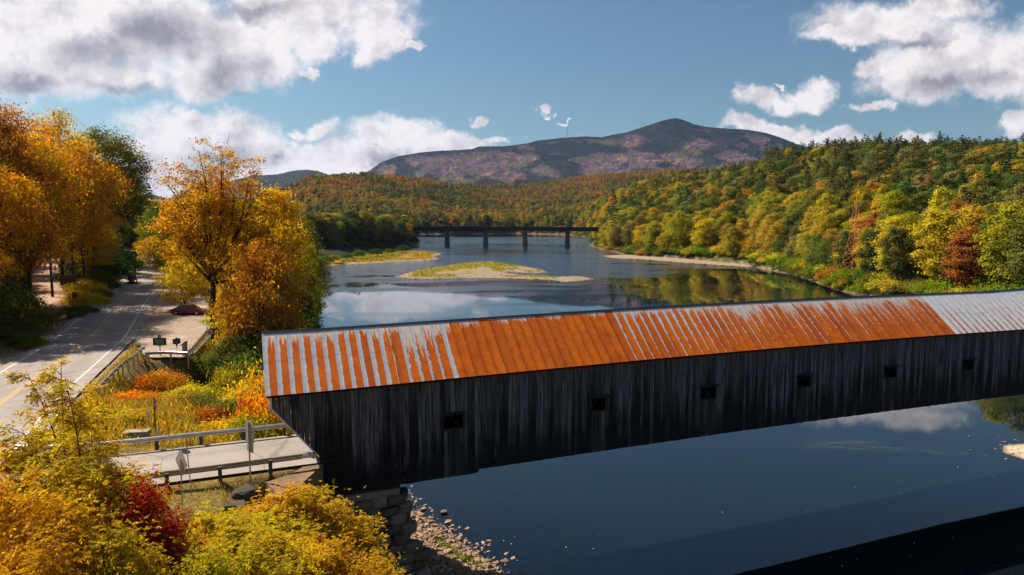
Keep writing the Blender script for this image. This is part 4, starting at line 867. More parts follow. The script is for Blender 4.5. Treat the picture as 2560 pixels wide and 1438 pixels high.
# ---------------------------------------------------------------- poles, wires
def upole(x, yb, D, h, label, lean=0):
    X = (x - 1280) / FOC * D; g0 = gz(X, D); m = thing('utility_pole', label, 'utility pole', (X, D, g0)); b = MB(); b.tube([(0, 0, -.5), (lean, 0, h)], [.19, .12], 8); b.build('shaft', M_darkbark, m)
    b = MB(); b.box((0, 0, h - .6), (2.4, .12, .14), .3); b.build('crossarm', M_darkbark, m)
    for k in (-1.05, 0, 1.05): b = MB(); b.tube([(k * math.cos(.3), k * math.sin(.3), h - .53), (k * math.cos(.3), k * math.sin(.3), h - .33)], [.06, .04], 6); b.build('insulator', M_gray, m)
    return np.array([X, D, g0 + h])
pa = upole(446, 700, 150, 11.2, 'brown utility pole right of the road bend in front of the pale house')
pb = upole(373, 640, 232, 12, 'utility pole at the far end of the road bend', .1)
pc = upole(412, 660, 200, 11.5, 'utility pole between the road bend and the parked dark car')
pd_ = np.array([-96., 62., 19.5])
g0 = gz(-96, 62); m = thing('utility_pole', 'utility pole left of the road outside the trees', 'utility pole', (-96, 62, g0)); b = MB(); b.tube([(0, 0, -.5), (0, 0, 19.7 - g0)], [.19, .12], 8); b.build('shaft', M_darkbark, m)
M_wire = plain('power_cable', (.02, .02, .02), .5)
def wire(a, b_, sag, label, r=.022):
    mb = MB(); a = np.array(a); b_ = np.array(b_); mb.tube([tuple(a + (b_ - a) * t - np.array([0, 0, sag * 4 * t * (1 - t)])) for t in np.linspace(0, 1, 20)], r, 3, False); tag(mb.build('power_line', M_wire), label, 'power line')
wire(pa - [0, 0, 1.8], pd_ - [0, 0, 7], 1.2, 'lowest power line crossing the road from the brown pole to the left', .035)
wire(pa - [0, 0, .4], pd_ - [0, 0, .3], 2.2, 'highest power line passing across the left trees')
wire(pa - [1, 0, .4], pd_ - [1, 0, 1.2], 2.6, 'middle power line passing across the left trees')
wire(pa, pc, .8, 'short power line between the brown pole and the pole behind it'); wire(pc, pb, .8, 'power line to the farthest pole at the bend')
wire(pa - [0, 0, 1.2], np.array([-52, 60, 19.]) + [-60, -25, -2], 2, 'power line sagging down in front of the road bend')

# ---------------------------------------------------------------- houses
def house(x, y, z, w, d, h, label, wall, rz=0, name='house', storeys=2, nwin=3):
    m = thing(name, label, 'house', (x, y, z), rz); b = MB(); b.box((0, 0, h / 2), (w, d, h)); b.prism([(-w / 2, h), (w / 2, h), (0, h + w * .36)], -d / 2, d / 2); b.build('wall', plain('house_wall_' + name, wall, .7, var=.05), m)
    b = MB()
    for sg in (-1, 1): b.add([(sg * (w / 2 + .4), -d / 2 - .4, h - .25), (0, -d / 2 - .4, h + w * .36 + .12), (0, d / 2 + .4, h + w * .36 + .12), (sg * (w / 2 + .4), d / 2 + .4, h - .25), (sg * (w / 2 + .4), -d / 2 - .4, h - .07), (0, -d / 2 - .4, h + w * .36 + .3), (0, d / 2 + .4, h + w * .36 + .3), (sg * (w / 2 + .4), d / 2 + .4, h - .07)], [(0, 1, 2, 3), (7, 6, 5, 4), (0, 4, 5, 1), (1, 5, 6, 2), (2, 6, 7, 3), (3, 7, 4, 0)])
    rf = b.build('roof', M_gray, m); b = MB(); b.box((w * .15, d * .1, h + w * .42), (.7, .7, 1.6)); b.build('chimney', M_conc, rf)
    for k in range(storeys):
        for i in range(nwin):
            xx = (i - (nwin - 1) / 2) * w / nwin; zz = 1.7 + k * 2.8; b = MB()
            for (cx, cz, sx, sz) in ((0, .75, 1.2, .12), (0, -.75, 1.2, .12), (-.55, 0, .12, 1.5), (.55, 0, .12, 1.5)): b.box((xx + cx, -d / 2 - .03, zz + cz), (sx, .08, sz))
            wn = b.build('window', M_white, m); b = MB(); b.box((xx, -d / 2 - .02, zz), (1.0, .03, 1.4)); b.build('pane', M_glass, wn)
    b = MB(); b.box((w * .38, -d / 2 - .03, 1.05), (.95, .06, 2.1)); b.build('door', M_gray, m); return m
D = 185; X = (462 - 1280) / FOC * D; house(X, D, gz(X, D), 9, 9, 6.2, 'pale yellow two-storey house glimpsed between the roadside trees', (.62, .50, .28), -.35, 'yellow_house')
D = 1330; X = (1040 - 1280) / FOC * D; house(X, D, gz(X, D) + 3, 12, 10, 5, 'small white house on the far bank behind the railway bridge', (.7, .68, .66), 0, 'far_white_house', 1)
D = 366; X = (1824 - 1280) / FOC * D; house(X + 14, D + 22, gz(X, D) + 1, 8, 7, 5, 'white house hidden among the trees on the right bank', (.7, .6, .58), .3, 'white_house', 2)
# masts on the mountain
for (x, y0, y1, lb) in [(1419, 345, 314, 'thin tall radio mast on the mountain shoulder, left one'), (1603, 316, 304, 'short radio mast left of the mountain summit'), (1611, 313, 301, 'second short radio mast nearest the summit')]:
    a = atD(x, y0 + 3, 6480); b_ = atD(x, y1, 6480); m = thing('radio_mast', lb, 'radio mast', tuple(a)); H_ = b_[2] - a[2]; mb = MB(); mb.tube([(0, 0, -8), (0, 0, H_)], [2.6, 1.4], 3); mb.build('shaft', M_gray, m); mb = MB(); mb.box((0, 0, H_ * .7), (6, 3, 2)); mb.build('antenna', M_gray, m)

# ---------------------------------------------------------------- railway bridge
yR = lambda X: 598 * SC - (X + 57 * SC) * .42      # depth of its line
rb = thing('railway_bridge', 'dark steel girder railway bridge on four stone piers across the river', 'railway bridge', (0, 0, 0))
xs0, xs1 = -128, 84
dirv = np.array([1, -.42]); dirv /= np.linalg.norm(dirv); nv = np.array([-dirv[1], dirv[0]])
def rbp(X, s, z): return (X + nv[0] * s, yR(X) + nv[1] * s, z)
ztop = CAM_H - 6.1 * SC
piers = [(1118, 612), (1214, 614), (1313, 616), (1418, 617.5)]; PX = []
for x, y in piers:
    u = ray(x, 600)[0] / ray(x, 600)[1]; X = u * (598 * SC - 57 * SC * .42) / (1 + .42 * u); PX.append(X)
spans = [xs0, -98] + PX + [xs1]
for i in range(len(spans) - 1):
    a, b_ = spans[i] + .15, spans[i + 1] - .15; dep = 4.0 if i < 3 else 3.2
    for s in (-1.6, 1.6):
        mb = MB(); mb.add([rbp(X, s + o_, z) for X in (a, b_) for o_ in (-.15, .15) for z in (ztop - dep, ztop)], [(0, 1, 5, 4), (2, 6, 7, 3), (0, 4, 6, 2), (1, 3, 7, 5), (0, 2, 3, 1), (4, 5, 7, 6)])
        for X in np.arange(a, b_, 2.2): mb.add([rbp(X + k, s + o_, z) for k in (0, .14) for o_ in (-.4, .4) for z in (ztop - dep, ztop)], [(0, 1, 5, 4), (2, 6, 7, 3), (0, 4, 6, 2), (1, 3, 7, 5), (0, 2, 3, 1), (4, 5, 7, 6)])
        mb.build('girder', M_rustm, rb)
mb = MB(); mb.add([rbp(X, s, z) for X in (xs0, xs1) for s in (-2.3, 2.3) for z in (ztop + .02, ztop + .5)], [(0, 1, 5, 4), (2, 6, 7, 3), (0, 4, 6, 2), (1, 3, 7, 5), (0, 2, 3, 1), (4, 5, 7, 6)]); mb.build('deck', M_rustm, rb)
M_pier = rockm('brown_pier_stone', (.10, .07, .055), (.24, .17, .14), .5)
for X in PX:
    mb = MB(); v = []
    for z, wx, wy in ((-4, 1.5, 3.0), (9.3, 1.0, 2.3), (9.32, 1.25, 2.6), (ztop - 4.1 if X < 0 else ztop - 3.3, 1.25, 2.6)):
        for sx, sy in ((-1, -1), (1, -1), (1, 1), (-1, 1)): q_ = np.array([X, yR(X)]) + dirv * sx * wx + nv * sy * wy; v.append((q_[0], q_[1], z))
    F = [(3, 2, 1, 0), (12, 13, 14, 15)] + [(l * 4 + k, l * 4 + (k + 1) % 4, (l + 1) * 4 + (k + 1) % 4, (l + 1) * 4 + k) for l in range(3) for k in range(4)]; mb.add(v, F); mb.build('pier', M_pier, rb)

# ---------------------------------------------------------------- rust lattice tower
D = 231; base = np.array([(2136 - 1280) / FOC * D, D, 4.0]); ztp = atD(2141, 506, D)[2]; Ht = ztp - base[2]
tw = thing('lattice_tower', 'orange rusty steel lattice pylon among the trees on the right bank', 'pylon', tuple(base), .2)
hwid = lambda z: np.interp(z, [0, Ht * .56, Ht * .80, Ht * .80 + .01, Ht], [2.9, 1.15, 1.0, 1.0, .05]); lv = [0, .14, .27, .38, .48, .56, .64, .72, .80, .88, 1.0]
b = MB()
for sx in (-1, 1):
    for sy in (-1, 1): b.tube([(sx * hwid(z * Ht), sy * hwid(z * Ht), z * Ht) for z in lv], .075, 4)
b.build('legs', M_tower, tw)
b = MB()
for i in range(len(lv) - 2):
    z0, z1 = lv[i] * Ht, lv[i + 1] * Ht; a, c = hwid(z0), hwid(z1)
    for (p, q_) in (((-1, -1), (1, -1)), ((1, -1), (1, 1)), ((1, 1), (-1, 1)), ((-1, 1), (-1, -1))):
        b.tube([(p[0] * a, p[1] * a, z0), (q_[0] * c, q_[1] * c, z1)], .032, 3); b.tube([(q_[0] * a, q_[1] * a, z0), (p[0] * c, p[1] * c, z1)], .032, 3); b.tube([(p[0] * c, p[1] * c, z1), (q_[0] * c, q_[1] * c, z1)], .032, 3)
b.build('bracing', M_tower, tw)
for z in (.56, .72, .88): b = MB(); b.box((0, 0, z * Ht), (4.4 if z < .8 else 2.6, .18, .18)); b.build('crossarm', M_tower, tw)

# ---------------------------------------------------------------- cars
def car(name, label, loc, rz, L, Wd, H, col, suv=False, lights_on=False):
    m = thing(name, label, 'car', loc, rz); paintm = carp(name + '_paint', col)
    # side outline stations: x, z bottom, z belt, half width
    st = [(-.5, .42, .60, .36), (-.49, .26, .78, .42), (-.44, .2, .92, .465), (-.30, .17, .95, .5), (0, .16, .93, .5), (.22, .17, .92, .5), (.40, .2, .84, .475), (.47, .25, .72, .43), (.5, .38, .56, .36)]
    if suv: st = [(x, z0, z1 * 1.12, w) for x, z0, z1, w in st]
    v = []; ring = 8
    for (x, z0, z1, w) in st:
        w *= Wd; zm = (z0 + z1) / 2
        for (a, z) in ((-1, zm), (-.97, z1 - .08), (-.84, z1), (.84, z1), (.97, z1 - .08), (1, zm), (.96, z0), (-.96, z0)): v.append((x * L, a * w, z))
    n_ = len(st); F = [(i * ring + k, (i + 1) * ring + k, (i + 1) * ring + (k + 1) % ring, i * ring + (k + 1) % ring) for i in range(n_ - 1) for k in range(ring)] + [tuple(range(ring)), tuple(reversed(range((n_ - 1) * ring, n_ * ring)))]
    b = MB(); b.add(v, F); me = b.mesh('body', paintm, True); link('body', me, m)
    belt = .92 * (1.12 if suv else 1); cab = [(-.40, belt), (-.20, H - .04), (-.02, H), (.08, H - .02), (.27, belt)] if not suv else [(-.47, belt), (-.41, H - .05), (-.1, H), (.08, H - .03), (.24, belt)]
    def greenhouse(sc_w, inset, mat, nm, cabp):
        v = []; 
        for (x, z) in cabp:
            tt = (z - belt) / (H - belt); w = (.455 - .09 * tt) * Wd * sc_w; v += [(x * L, -w, z), (x * L, w, z)]
        k = len(cabp); F = [tuple(range(0, 2 * k, 2)), tuple(reversed(range(1, 2 * k, 2)))] + [(2 * i, 2 * i + 1, 2 * i + 3, 2 * i + 2) for i in range(k - 1)] + [(2 * k - 2, 2 * k - 1, 1, 0)]
        b = MB(); b.add(v, F); return b.build(nm, mat, m)
    greenhouse(1.0, 0, M_glass, 'windows', cab)
    rp = cab[1:4]; b = MB(); v = []
    for (x, z) in [(rp[0][0] - .02, rp[0][1] - .02)] + rp + [(rp[2][0] + .02, rp[2][1] - .02)]: w = .372 * Wd; v += [(x * L, -w, z + .025), (x * L, w, z + .025), (x * L, -w, z - .03), (x * L, w, z - .03)]
    F = []; 
    for i in range(4): a = i * 4; F += [(a, a + 1, a + 5, a + 4), (a + 2, a + 6, a + 7, a + 3), (a, a + 4, a + 6, a + 2), (a + 1, a + 3, a + 7, a + 5)]
    b.add(v, F + [(0, 2, 3, 1), (16, 17, 19, 18)]); b.build('roof', paintm, m)
    for s in (-1, 1):
        for (x0, z0, x1, z1) in ((cab[0][0], cab[0][1], cab[1][0], cab[1][1]), (-.055, belt, -.045, H - .03), (cab[-1][0], cab[-1][1], cab[-2][0], cab[-2][1])):
            w0 = .458 * Wd; w1 = .375 * Wd; b = MB(); b.tube([(x0 * L, s * w0, z0), (x1 * L, s * w1, z1)], .035, 4); b.build('pillar', paintm, m)
    for (x, s) in ((-.30, -1), (-.30, 1), (.31, -1), (.31, 1)):
        rw_ = .325 if not suv else .37; yy = s * (.5 * Wd - .08); b = MB(); b.tube([(x * L, yy - .1, rw_), (x * L, yy + .1, rw_)], rw_, 20); wh = b.build('wheel', M_black, m)
        b = MB(); b.tube([(x * L, yy + s * .1, rw_), (x * L, yy + s * .112, rw_)], rw_ * .66, 18); b.build('rim', plain('hub_' + name, (.55, .53, .5), .35, .6), wh)
        b = MB(); b.tube([(x * L, s * (.5 * Wd - .20), rw_ + .02), (x * L, s * (.5 * Wd - .004), rw_ + .02)], rw_ * 1.16, 20); b.build('wheel_arch', M_black, m)
    for s in (-1, 1):
        b = MB(); b.box((L * .475, s * Wd * .34, .66), (.16, .34, .14), s * -.35); b.build('headlight', M_white if not lights_on else glow, m)
        b = MB(); b.box((-L * .487, s * Wd * .35, .78), (.10, .32, .16), s * .3); b.build('tail_light', M_red, m)
        b = MB(); b.box((.2 * L, s * Wd * .52, belt + .06), (.16, .16, .12)); b.build('mirror', paintm, m)
    for s in (-1, 1):
        b = MB(); b.box((-.03 * L, s * .502 * Wd, .55), (.012, .01, .6)); b.box((.22 * L, s * .500 * Wd, .55), (.012, .01, .55)); b.build('door_seam', M_black, m)
    return m
glow = bpy.data.materials.new('amber_lamp'); glow.use_nodes = True; pb_ = glow.node_tree.nodes['Principled BSDF']; pb_.inputs['Base Color'].default_value = (.9, .4, .05, 1); pb_.inputs['Emission Color'].default_value = (1, .4, .05, 1); pb_.inputs['Emission Strength'].default_value = 1.5
pL, pR_ = at(421, 789, 7.6), at(509, 787, 7.6); car('red_sedan', 'red four-door sedan parked on the gravel pull-off', ((pL[0] + pR_[0]) / 2, (pL[1] + pR_[1]) / 2 + .9, 7.58), R(2), 4.95, 1.85, 1.48, (.42, .008, .02))
i_ = int(np.argmin(np.linalg.norm(RC - at(345, 708, 7.6)[:2], axis=1))); d_ = RC[i_] - RC[i_ + 1]; d_ /= np.linalg.norm(d_); n_ = np.array([-d_[1], d_[0]]); pc_ = RC[i_] - n_ * 1.9
if pc_[0] > RC[i_][0]: pc_ = RC[i_] + n_ * 1.9
car('dark_suv', 'dark blue SUV driving towards the viewer in the shaded road bend', (pc_[0], pc_[1], 7.6), math.atan2(d_[1], d_[0]), 4.7, 1.9, 1.72, (.006, .014, .035), True, True)
D = 222; X = (414 - 1280) / FOC * D; gg = gz(X, D); car('dark_car', 'dark car parked in shade behind the poles beyond the road bend', (X, D, gg), .2, 4.7, 1.8, 1.5, (.012, .016, .03), True)
# ---------------------------------------------------------------- foliage builders
def leaf_quads(P, Nn, L, g, wfac=.55, fold=.12):
    P = np.asarray(P); k = len(P); t = g.normal(size=(k, 3)); Nn = Nn / (np.linalg.norm(Nn, axis=1)[:, None] + 1e-9)
    t -= Nn * (t * Nn).sum(1)[:, None]; t /= np.linalg.norm(t, axis=1)[:, None] + 1e-9; b = np.cross(Nn, t); L = L[:, None]
    v = np.stack([P - t * L * .5, P + b * L * wfac * .5 + Nn * L * fold, P + t * L * .5, P - b * L * wfac * .5 + Nn * L * fold], 1).reshape(-1, 3)
    return v, np.arange(4 * k).reshape(-1, 4)
def fast_tube(acc, pts, r0, r1, sides=5):
    acc.tube(pts, list(np.linspace(r0, r1, len(pts))), sides, False)
def bent(a, b, g, amt=.12, k=5, lift=0):
    a = np.array(a, float); b = np.array(b, float); L = np.linalg.norm(b - a); o = g.normal(size=3) * amt * L
    return [a + (b - a) * t + (o + np.array([0, 0, lift * L])) * math.sin(math.pi * t) for t in np.linspace(0, 1, k)]
def broadleaf(seed, H, Rr, zb, nl=14, nc=9, lc=60, leaf=.5, tr=.35, twigs=False, lean=(0, 0), lobe=(.36, .5), top=.5, mat=None, bark=None, cs=.32, fork=None, wf=.6, shape=1.0):
    g = np.random.default_rng(seed); tb = MB(); zc = (zb + H) / 2; hz = (H - zb) / 2; ln = np.array([lean[0], lean[1], 0])
    fork = fork or zb * .75 + .5
    tp = [np.array([0, 0, -1.]), np.array([0, 0, 0]) , ln * .12 + [0, 0, fork * .5], ln * .35 + [0, 0, fork], ln * .6 + [g.normal() * Rr * .05, g.normal() * Rr * .05, zc], ln + [0, 0, zc + hz * .6]]
    fast_tube(tb, tp[:4], tr * 1.15, tr * .8, 8); fast_tube(tb, tp[3:], tr * .8, tr * .15, 6)
    LP, LN, LS = [], [], []
    # lobes spread over the crown with golden-angle spacing
    for i in range(nl):
        f = (i + .5) / nl; zz = 1 - 1.86 * f if nl > 3 else .3; ph = i * 2.39996 + g.uniform(-.4, .4); rr = math.sqrt(max(0, 1 - zz * zz)); k = g.uniform(.5, .72)
        wdt = 1.0 - max(0, zz) * (1 - shape)
        lr = g.uniform(*lobe) * Rr * (.9 if zz > .6 else 1)
        c = ln * (.6 + .4 * zz) + np.array([math.cos(ph) * rr * Rr * k * wdt, math.sin(ph) * rr * Rr * k * wdt, zc + zz * hz * .80 + g.uniform(-.06, .06) * hz])
        st = tp[3] + (tp[5] - tp[3]) * max(0, min(.85, (c[2] - tp[3][2]) / max(1, tp[5][2] - tp[3][2]) * .65 - .15))
        bp = bent(st, c, g, .07, 5, .06); fast_tube(tb, bp, tr * .34, tr * .10, 5)
        for j in range(nc):
            d = g.normal(size=3); d[2] = d[2] * .8 + .25; d /= np.linalg.norm(d); cc = c + d * lr * g.uniform(.55, 1.0) * np.array([1, 1, .8])
            if twigs: fast_tube(tb, bent(c, cc + d * (lr * .12), g, .12, 4), tr * .09, tr * .022, 3)
            s = lr * cs * g.uniform(.7, 1.3); m = int(lc * g.uniform(.6, 1.4)); p = g.normal(size=(m, 3)) * np.array([s, s, s * .62]); 
            LP.append(cc + p); nn = p / s * .5 + d * .7 + g.normal(size=(m, 3)) * .55 + np.array([0, 0, .75]); LN.append(nn); LS.append(leaf * g.uniform(.6, 1.35, m))
    P = np.vstack(LP); v, f = leaf_quads(P, np.vstack(LN), np.concatenate(LS), g, wf)
    return tb.mesh('trunk', bark or M_bark), make_mesh('crown', v, f, mat or M_leaf)
def pine(seed, H, Rr, zb, whorls=16, nb=6, lb=26, leaf=.7, mat=None, irregular=.3, conic=1.0):
    g = np.random.default_rng(seed); tb = MB(); fast_tube(tb, [(0, 0, -1), (0, 0, H * .5), (0, 0, H * .98)], H * .016, .05, 6); LP, LN, LS = [], [], []
    for i in range(whorls):
        t = i / (whorls - 1); z = zb + (H - zb) * t ** .95; L0 = Rr * ((1 - t) ** conic * .9 + .12) * (1 - .25 * (t < .15))
        for k in range(nb):
            L = L0 * g.uniform(1 - irregular * 1.6, 1 + irregular); a = g.uniform(0, 6.283); dz = L * g.uniform(-.08, .28); d = np.array([math.cos(a), math.sin(a), 0])
            if g.random() < .12: continue
            fast_tube(tb, [np.array([0, 0, z]), d * L * .5 + [0, 0, z + dz * .3], d * L + [0, 0, z + dz]], .09, .02, 3)
            m = int(lb * max(.25, L / Rr)); tt = g.uniform(.25, 1.05, m); w = .30 * L * (1.15 - tt); lat = g.normal(size=m) * w * .8
            p = np.outer(tt * L, d) + np.outer(lat, [-d[1], d[0], 0]) + np.array([0, 0, z]) + np.outer(dz * tt ** 1.6, [0, 0, 1]) + np.outer(g.normal(size=m) * .18, [0, 0, 1])
            LP.append(p); LN.append(np.array([0, 0, 1]) + g.normal(size=(m, 3)) * .45 + d * .2); LS.append(leaf * g.uniform(.6, 1.3, m))
    v, f = leaf_quads(np.vstack(LP), np.vstack(LN), np.concatenate(LS), g, .5)
    return tb.mesh('trunk', M_bark), make_mesh('crown', v, f, mat or M_needle)
def bush(seed, Rr, H, ncl=40, lc=60, leaf=.3, mat=None, stems=14, droop=0, wf=.45, base=True, cs=.2, upright=0):
    g = np.random.default_rng(seed); tb = MB(); LP, LN, LS = [], [], []
    for j in range(ncl):
        a = g.uniform(0, 6.283); rr = math.sqrt(g.uniform(0, 1)); zz = math.sqrt(max(0, 1 - rr * rr * .92)) * g.uniform(.45, 1.0)
        cc = np.array([math.cos(a) * rr * Rr, math.sin(a) * rr * Rr, zz * H])
        if j < stems: fast_tube(tb, bent((cc[0] * .15, cc[1] * .15, -.3), cc * [1.03, 1.03, 1.05], g, .07, 5, .05), .035, .01, 3)
        s = cs * Rr * g.uniform(.6, 1.3); m = int(lc * g.uniform(.6, 1.4)); p = g.normal(size=(m, 3)) * [s, s, s * (.6 + upright)]
        LP.append(cc + p); LN.append(p / s * .5 + np.array([cc[0] / Rr, cc[1] / Rr, 1.0]) * .6 + g.normal(size=(m, 3)) * .6); LS.append(leaf * g.uniform(.55, 1.4, m))
    P = np.vstack(LP); k = P[:, 2] > .02; v, f = leaf_quads(P[k], np.vstack(LN)[k], np.concatenate(LS)[k], g, wf)
    return tb.mesh('stems', M_bark), make_mesh('foliage', v, f, mat or M_leaf)
def sprigs(P, D, L, g, n_=7, lw=.3):        # compound leaves: leaflets in pairs along drooping stalks
    vs = []; k = len(P); D = D / (np.linalg.norm(D, axis=1)[:, None] + 1e-9); up = np.tile([0, 0, 1.], (k, 1)); side = np.cross(D, up); side /= np.linalg.norm(side, axis=1)[:, None] + 1e-9
    Pp, N_, T_, S_ = [], [], [], []
    for i in range(n_):
        t = (i // 2 + 1) / (n_ // 2 + 1); sd = 0 if i == n_ - 1 else (1 if i % 2 else -1); dirn = D * .55 + side * sd * .85 - up * (.25 + .35 * t); 
        if sd == 0: dirn = D - up * .5
        dirn /= np.linalg.norm(dirn, axis=1)[:, None]; b0 = P + D * (L * t * .8)[:, None] - up * (L * .35 * t * t)[:, None]; ll = (L * .5)[:, None] * g.uniform(.75, 1.2, (k, 1)); nn = up * .9 + side * sd * .35 + g.normal(size=(k, 3)) * .25
        w = np.cross(nn, dirn); w /= np.linalg.norm(w, axis=1)[:, None]; vs.append(np.stack([b0, b0 + dirn * ll * .45 + w * ll * lw, b0 + dirn * ll, b0 + dirn * ll * .45 - w * ll * lw], 1).reshape(-1, 3))
    v = np.vstack(vs); return v, np.arange(len(v)).reshape(-1, 4)
def sapling(seed, H, Rr, nb=26, per=34, L=.34, z0=.12, lean=(0, 0), stems=3, pr_=1.0, n_=7, lw=.24, scat=.32):
    g = np.random.default_rng(seed); tb = MB(); P, D = [], []
    for s in range(stems):
        a = g.uniform(0, 6.28); sp = Rr * .55 * (s > 0); tip = np.array([math.cos(a) * sp + lean[0], math.sin(a) * sp + lean[1], H * (1 if s == 0 else g.uniform(.68, .95))]); st = bent((math.cos(a) * .2 * (s > 0), math.sin(a) * .2 * (s > 0), -.5), tip, g, .04, 8); fast_tube(tb, st, .055, .012, 5); st = np.array(st)
        for b in range(nb):
            t = z0 + (1 - z0) * (b + g.uniform(0, 1)) / nb; k = t * (len(st) - 1); i = min(int(k), len(st) - 2); o = st[i] + (st[i + 1] - st[i]) * (k - i); an = g.uniform(0, 6.283)
            L_ = Rr * (1.05 - .75 * t ** 1.6) * g.uniform(.6, 1.15); e = o + np.array([math.cos(an) * L_, math.sin(an) * L_, L_ * g.uniform(.15, .7)]); bb = np.array(bent(o, e, g, .06, 5, .05)); fast_tube(tb, bb, .022, .006, 3)
            m = int(per * g.uniform(.6, 1.3)); tt = g.uniform(.25, 1.02, m) * 4; ii = np.minimum(tt.astype(int), 3); pp = bb[ii] + (bb[ii + 1] - bb[ii]) * (tt - ii)[:, None] + g.normal(size=(m, 3)) * scat * L_ * .35
            P.append(pp); D.append((e - o) / L_ + g.normal(size=(m, 3)) * .9 + [0, 0, .1])
    P = np.vstack(P); D = np.vstack(D); v, f = sprigs(P, D, L * g.uniform(.6, 1.25, len(P)), g, n_, lw)
    return tb.mesh('branches', M_bark), make_mesh('foliage', v, f, M_leaf)

def place(kind, label, cat, meshes, loc, rz=0, s=1.0, tint=(.3, .15, .02), group=None, sz=None, names=('trunk', 'crown')):
    o = thing(kind, label, cat, loc, rz, group); o.scale = (s, s, sz or s)
    link(names[0], meshes[0], o); link(names[1], meshes[1], o, tint=[float(t) for t in tint]); return o
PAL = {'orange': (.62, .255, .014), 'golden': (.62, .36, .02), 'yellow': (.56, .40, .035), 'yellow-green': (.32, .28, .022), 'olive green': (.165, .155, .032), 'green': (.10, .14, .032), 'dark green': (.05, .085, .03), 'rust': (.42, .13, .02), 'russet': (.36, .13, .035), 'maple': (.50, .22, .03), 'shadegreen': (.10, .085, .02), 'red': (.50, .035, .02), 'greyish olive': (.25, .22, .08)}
def jit(c, g, a=.12): c = np.array(c) * (1 + g.uniform(-a, a, 3)); return tuple(np.clip(c, .005, .9))
def gpt(px, D): X = (ray(px, 719)[0]) / ray(px, 719)[1] * D; return X, D, gz(X, D)
def hfor(px, ytop, D): X, Y, z = gpt(px, D); return atD(px, ytop, D)[2] - z
ZR = random.Random(5)

# ---------------------------------------------------------------- big trees left of the road
B1 = broadleaf(1, 30, 9.5, 2.5, 32, 12, 36, .44, .45, True, lobe=(.30, .42), wf=.6)
B2 = broadleaf(2, 30, 9, 2, 32, 12, 46, .44, .42, True, lobe=(.28, .42), shape=.7)
B3 = broadleaf(3, 28, 8, 1.2, 30, 12, 50, .44, .4, True, lobe=(.30, .45))
B5 = broadleaf(5, 30, 9, 15, 26, 12, 50, .42, .4, True, lobe=(.28, .40))
B4 = broadleaf(4, 30, 9, 7.5, 30, 12, 56, .44, .4, True, lobe=(.30, .42))
LT = [  # px, ytop, depth, radius, proto, colour, label
    (20, 236, 97, 6.5, 1, 'russet', 'tall thin-topped russet tree at the far left edge of the left roadside wood', .6),
    (150, 262, 112, 9.8, 0, 'orange', 'largest bright orange tree of the left roadside wood'),
    (75, 330, 104, 8.0, 3, 'golden', 'golden orange tree in front of the russet treetop at far left'),
    (250, 262, 138, 9.4, 0, 'golden', 'tall golden-green topped tree right of the largest orange tree'),
    (225, 350, 128, 8.0, 3, 'orange', 'orange tree in the middle of the left roadside wood below the golden top'),
    (300, 322, 160, 10.5, 4, 'olive green', 'yellow-green tree on the right shoulder of the left roadside wood'),
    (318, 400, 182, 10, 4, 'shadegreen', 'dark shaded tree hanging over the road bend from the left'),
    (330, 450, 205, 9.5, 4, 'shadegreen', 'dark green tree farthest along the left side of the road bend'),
    (270, 460, 150, 6.5, 2, 'olive green', 'olive tree low in the shade left of the road bend'),
    (10, 420, 84, 6.0, 4, 'orange', 'orange tree low at the left edge nearest the viewer'),
    (-60, 300, 92, 8.5, 0, 'golden', 'golden tree cut by the left edge of the view'),
    (130, 470, 122, 5.2, 4, 'rust', 'rust-coloured smaller tree above the leafy driveway'),
    (185, 500, 126, 4.8, 4, 'golden', 'small golden tree right of the leafy driveway'),
    (350, 510, 250, 6.5, 2, 'green', 'green tree behind the road bend on its left side'),
    (-60, 600, 74, 3.4, 4, 'orange', 'low orange tree at the left edge above the weeds'),
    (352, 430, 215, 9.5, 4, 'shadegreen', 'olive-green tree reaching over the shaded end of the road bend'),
    (240, 540, 140, 5.0, 3, 'golden', 'bushy golden tree low between driveway and shaded bend'),
    (275, 590, 170, 4.0, 2, 'dark green', 'bushy dark tree at the roadside where the shade begins'),
    (310, 600, 212, 3.6, 2, 'olive green', 'low olive tree left of the road bend top'),
    (30, 520, 110, 6, 3, 'orange', 'orange tree filling the left edge above the driveway'),
]
LTO = []
g = np.random.default_rng(21); BB = [B1, B2, B3, B4, B5]; BH = [30, 30, 28, 30, 30]; BR = [9.5, 9, 8, 9, 9]
for t_ in LT:
    px, yt, D, r_, pi_, cn, lb = t_[:7]; X, Y, z = gpt(px, D)
    need = 6.5 if pi_ == 4 else 7.5 if pi_ == 3 else r_ * .95 + 4.5
    for _ in range(60):
        if float(pdist(RC, np.array([X]), np.array([Y]))[0][0]) > need: break
        X -= .5
    z = gz(X, Y); h = atD(px, yt, D)[2] - z
    LTO.append(None); o = LTO[-1] = place('autumn_tree', lb, 'tree', BB[pi_], (X, Y, z), g.uniform(0, 6.28), r_ / BR[pi_], jit(PAL[cn], g, .08), 'trees on the left side of the road', h / BH[pi_])
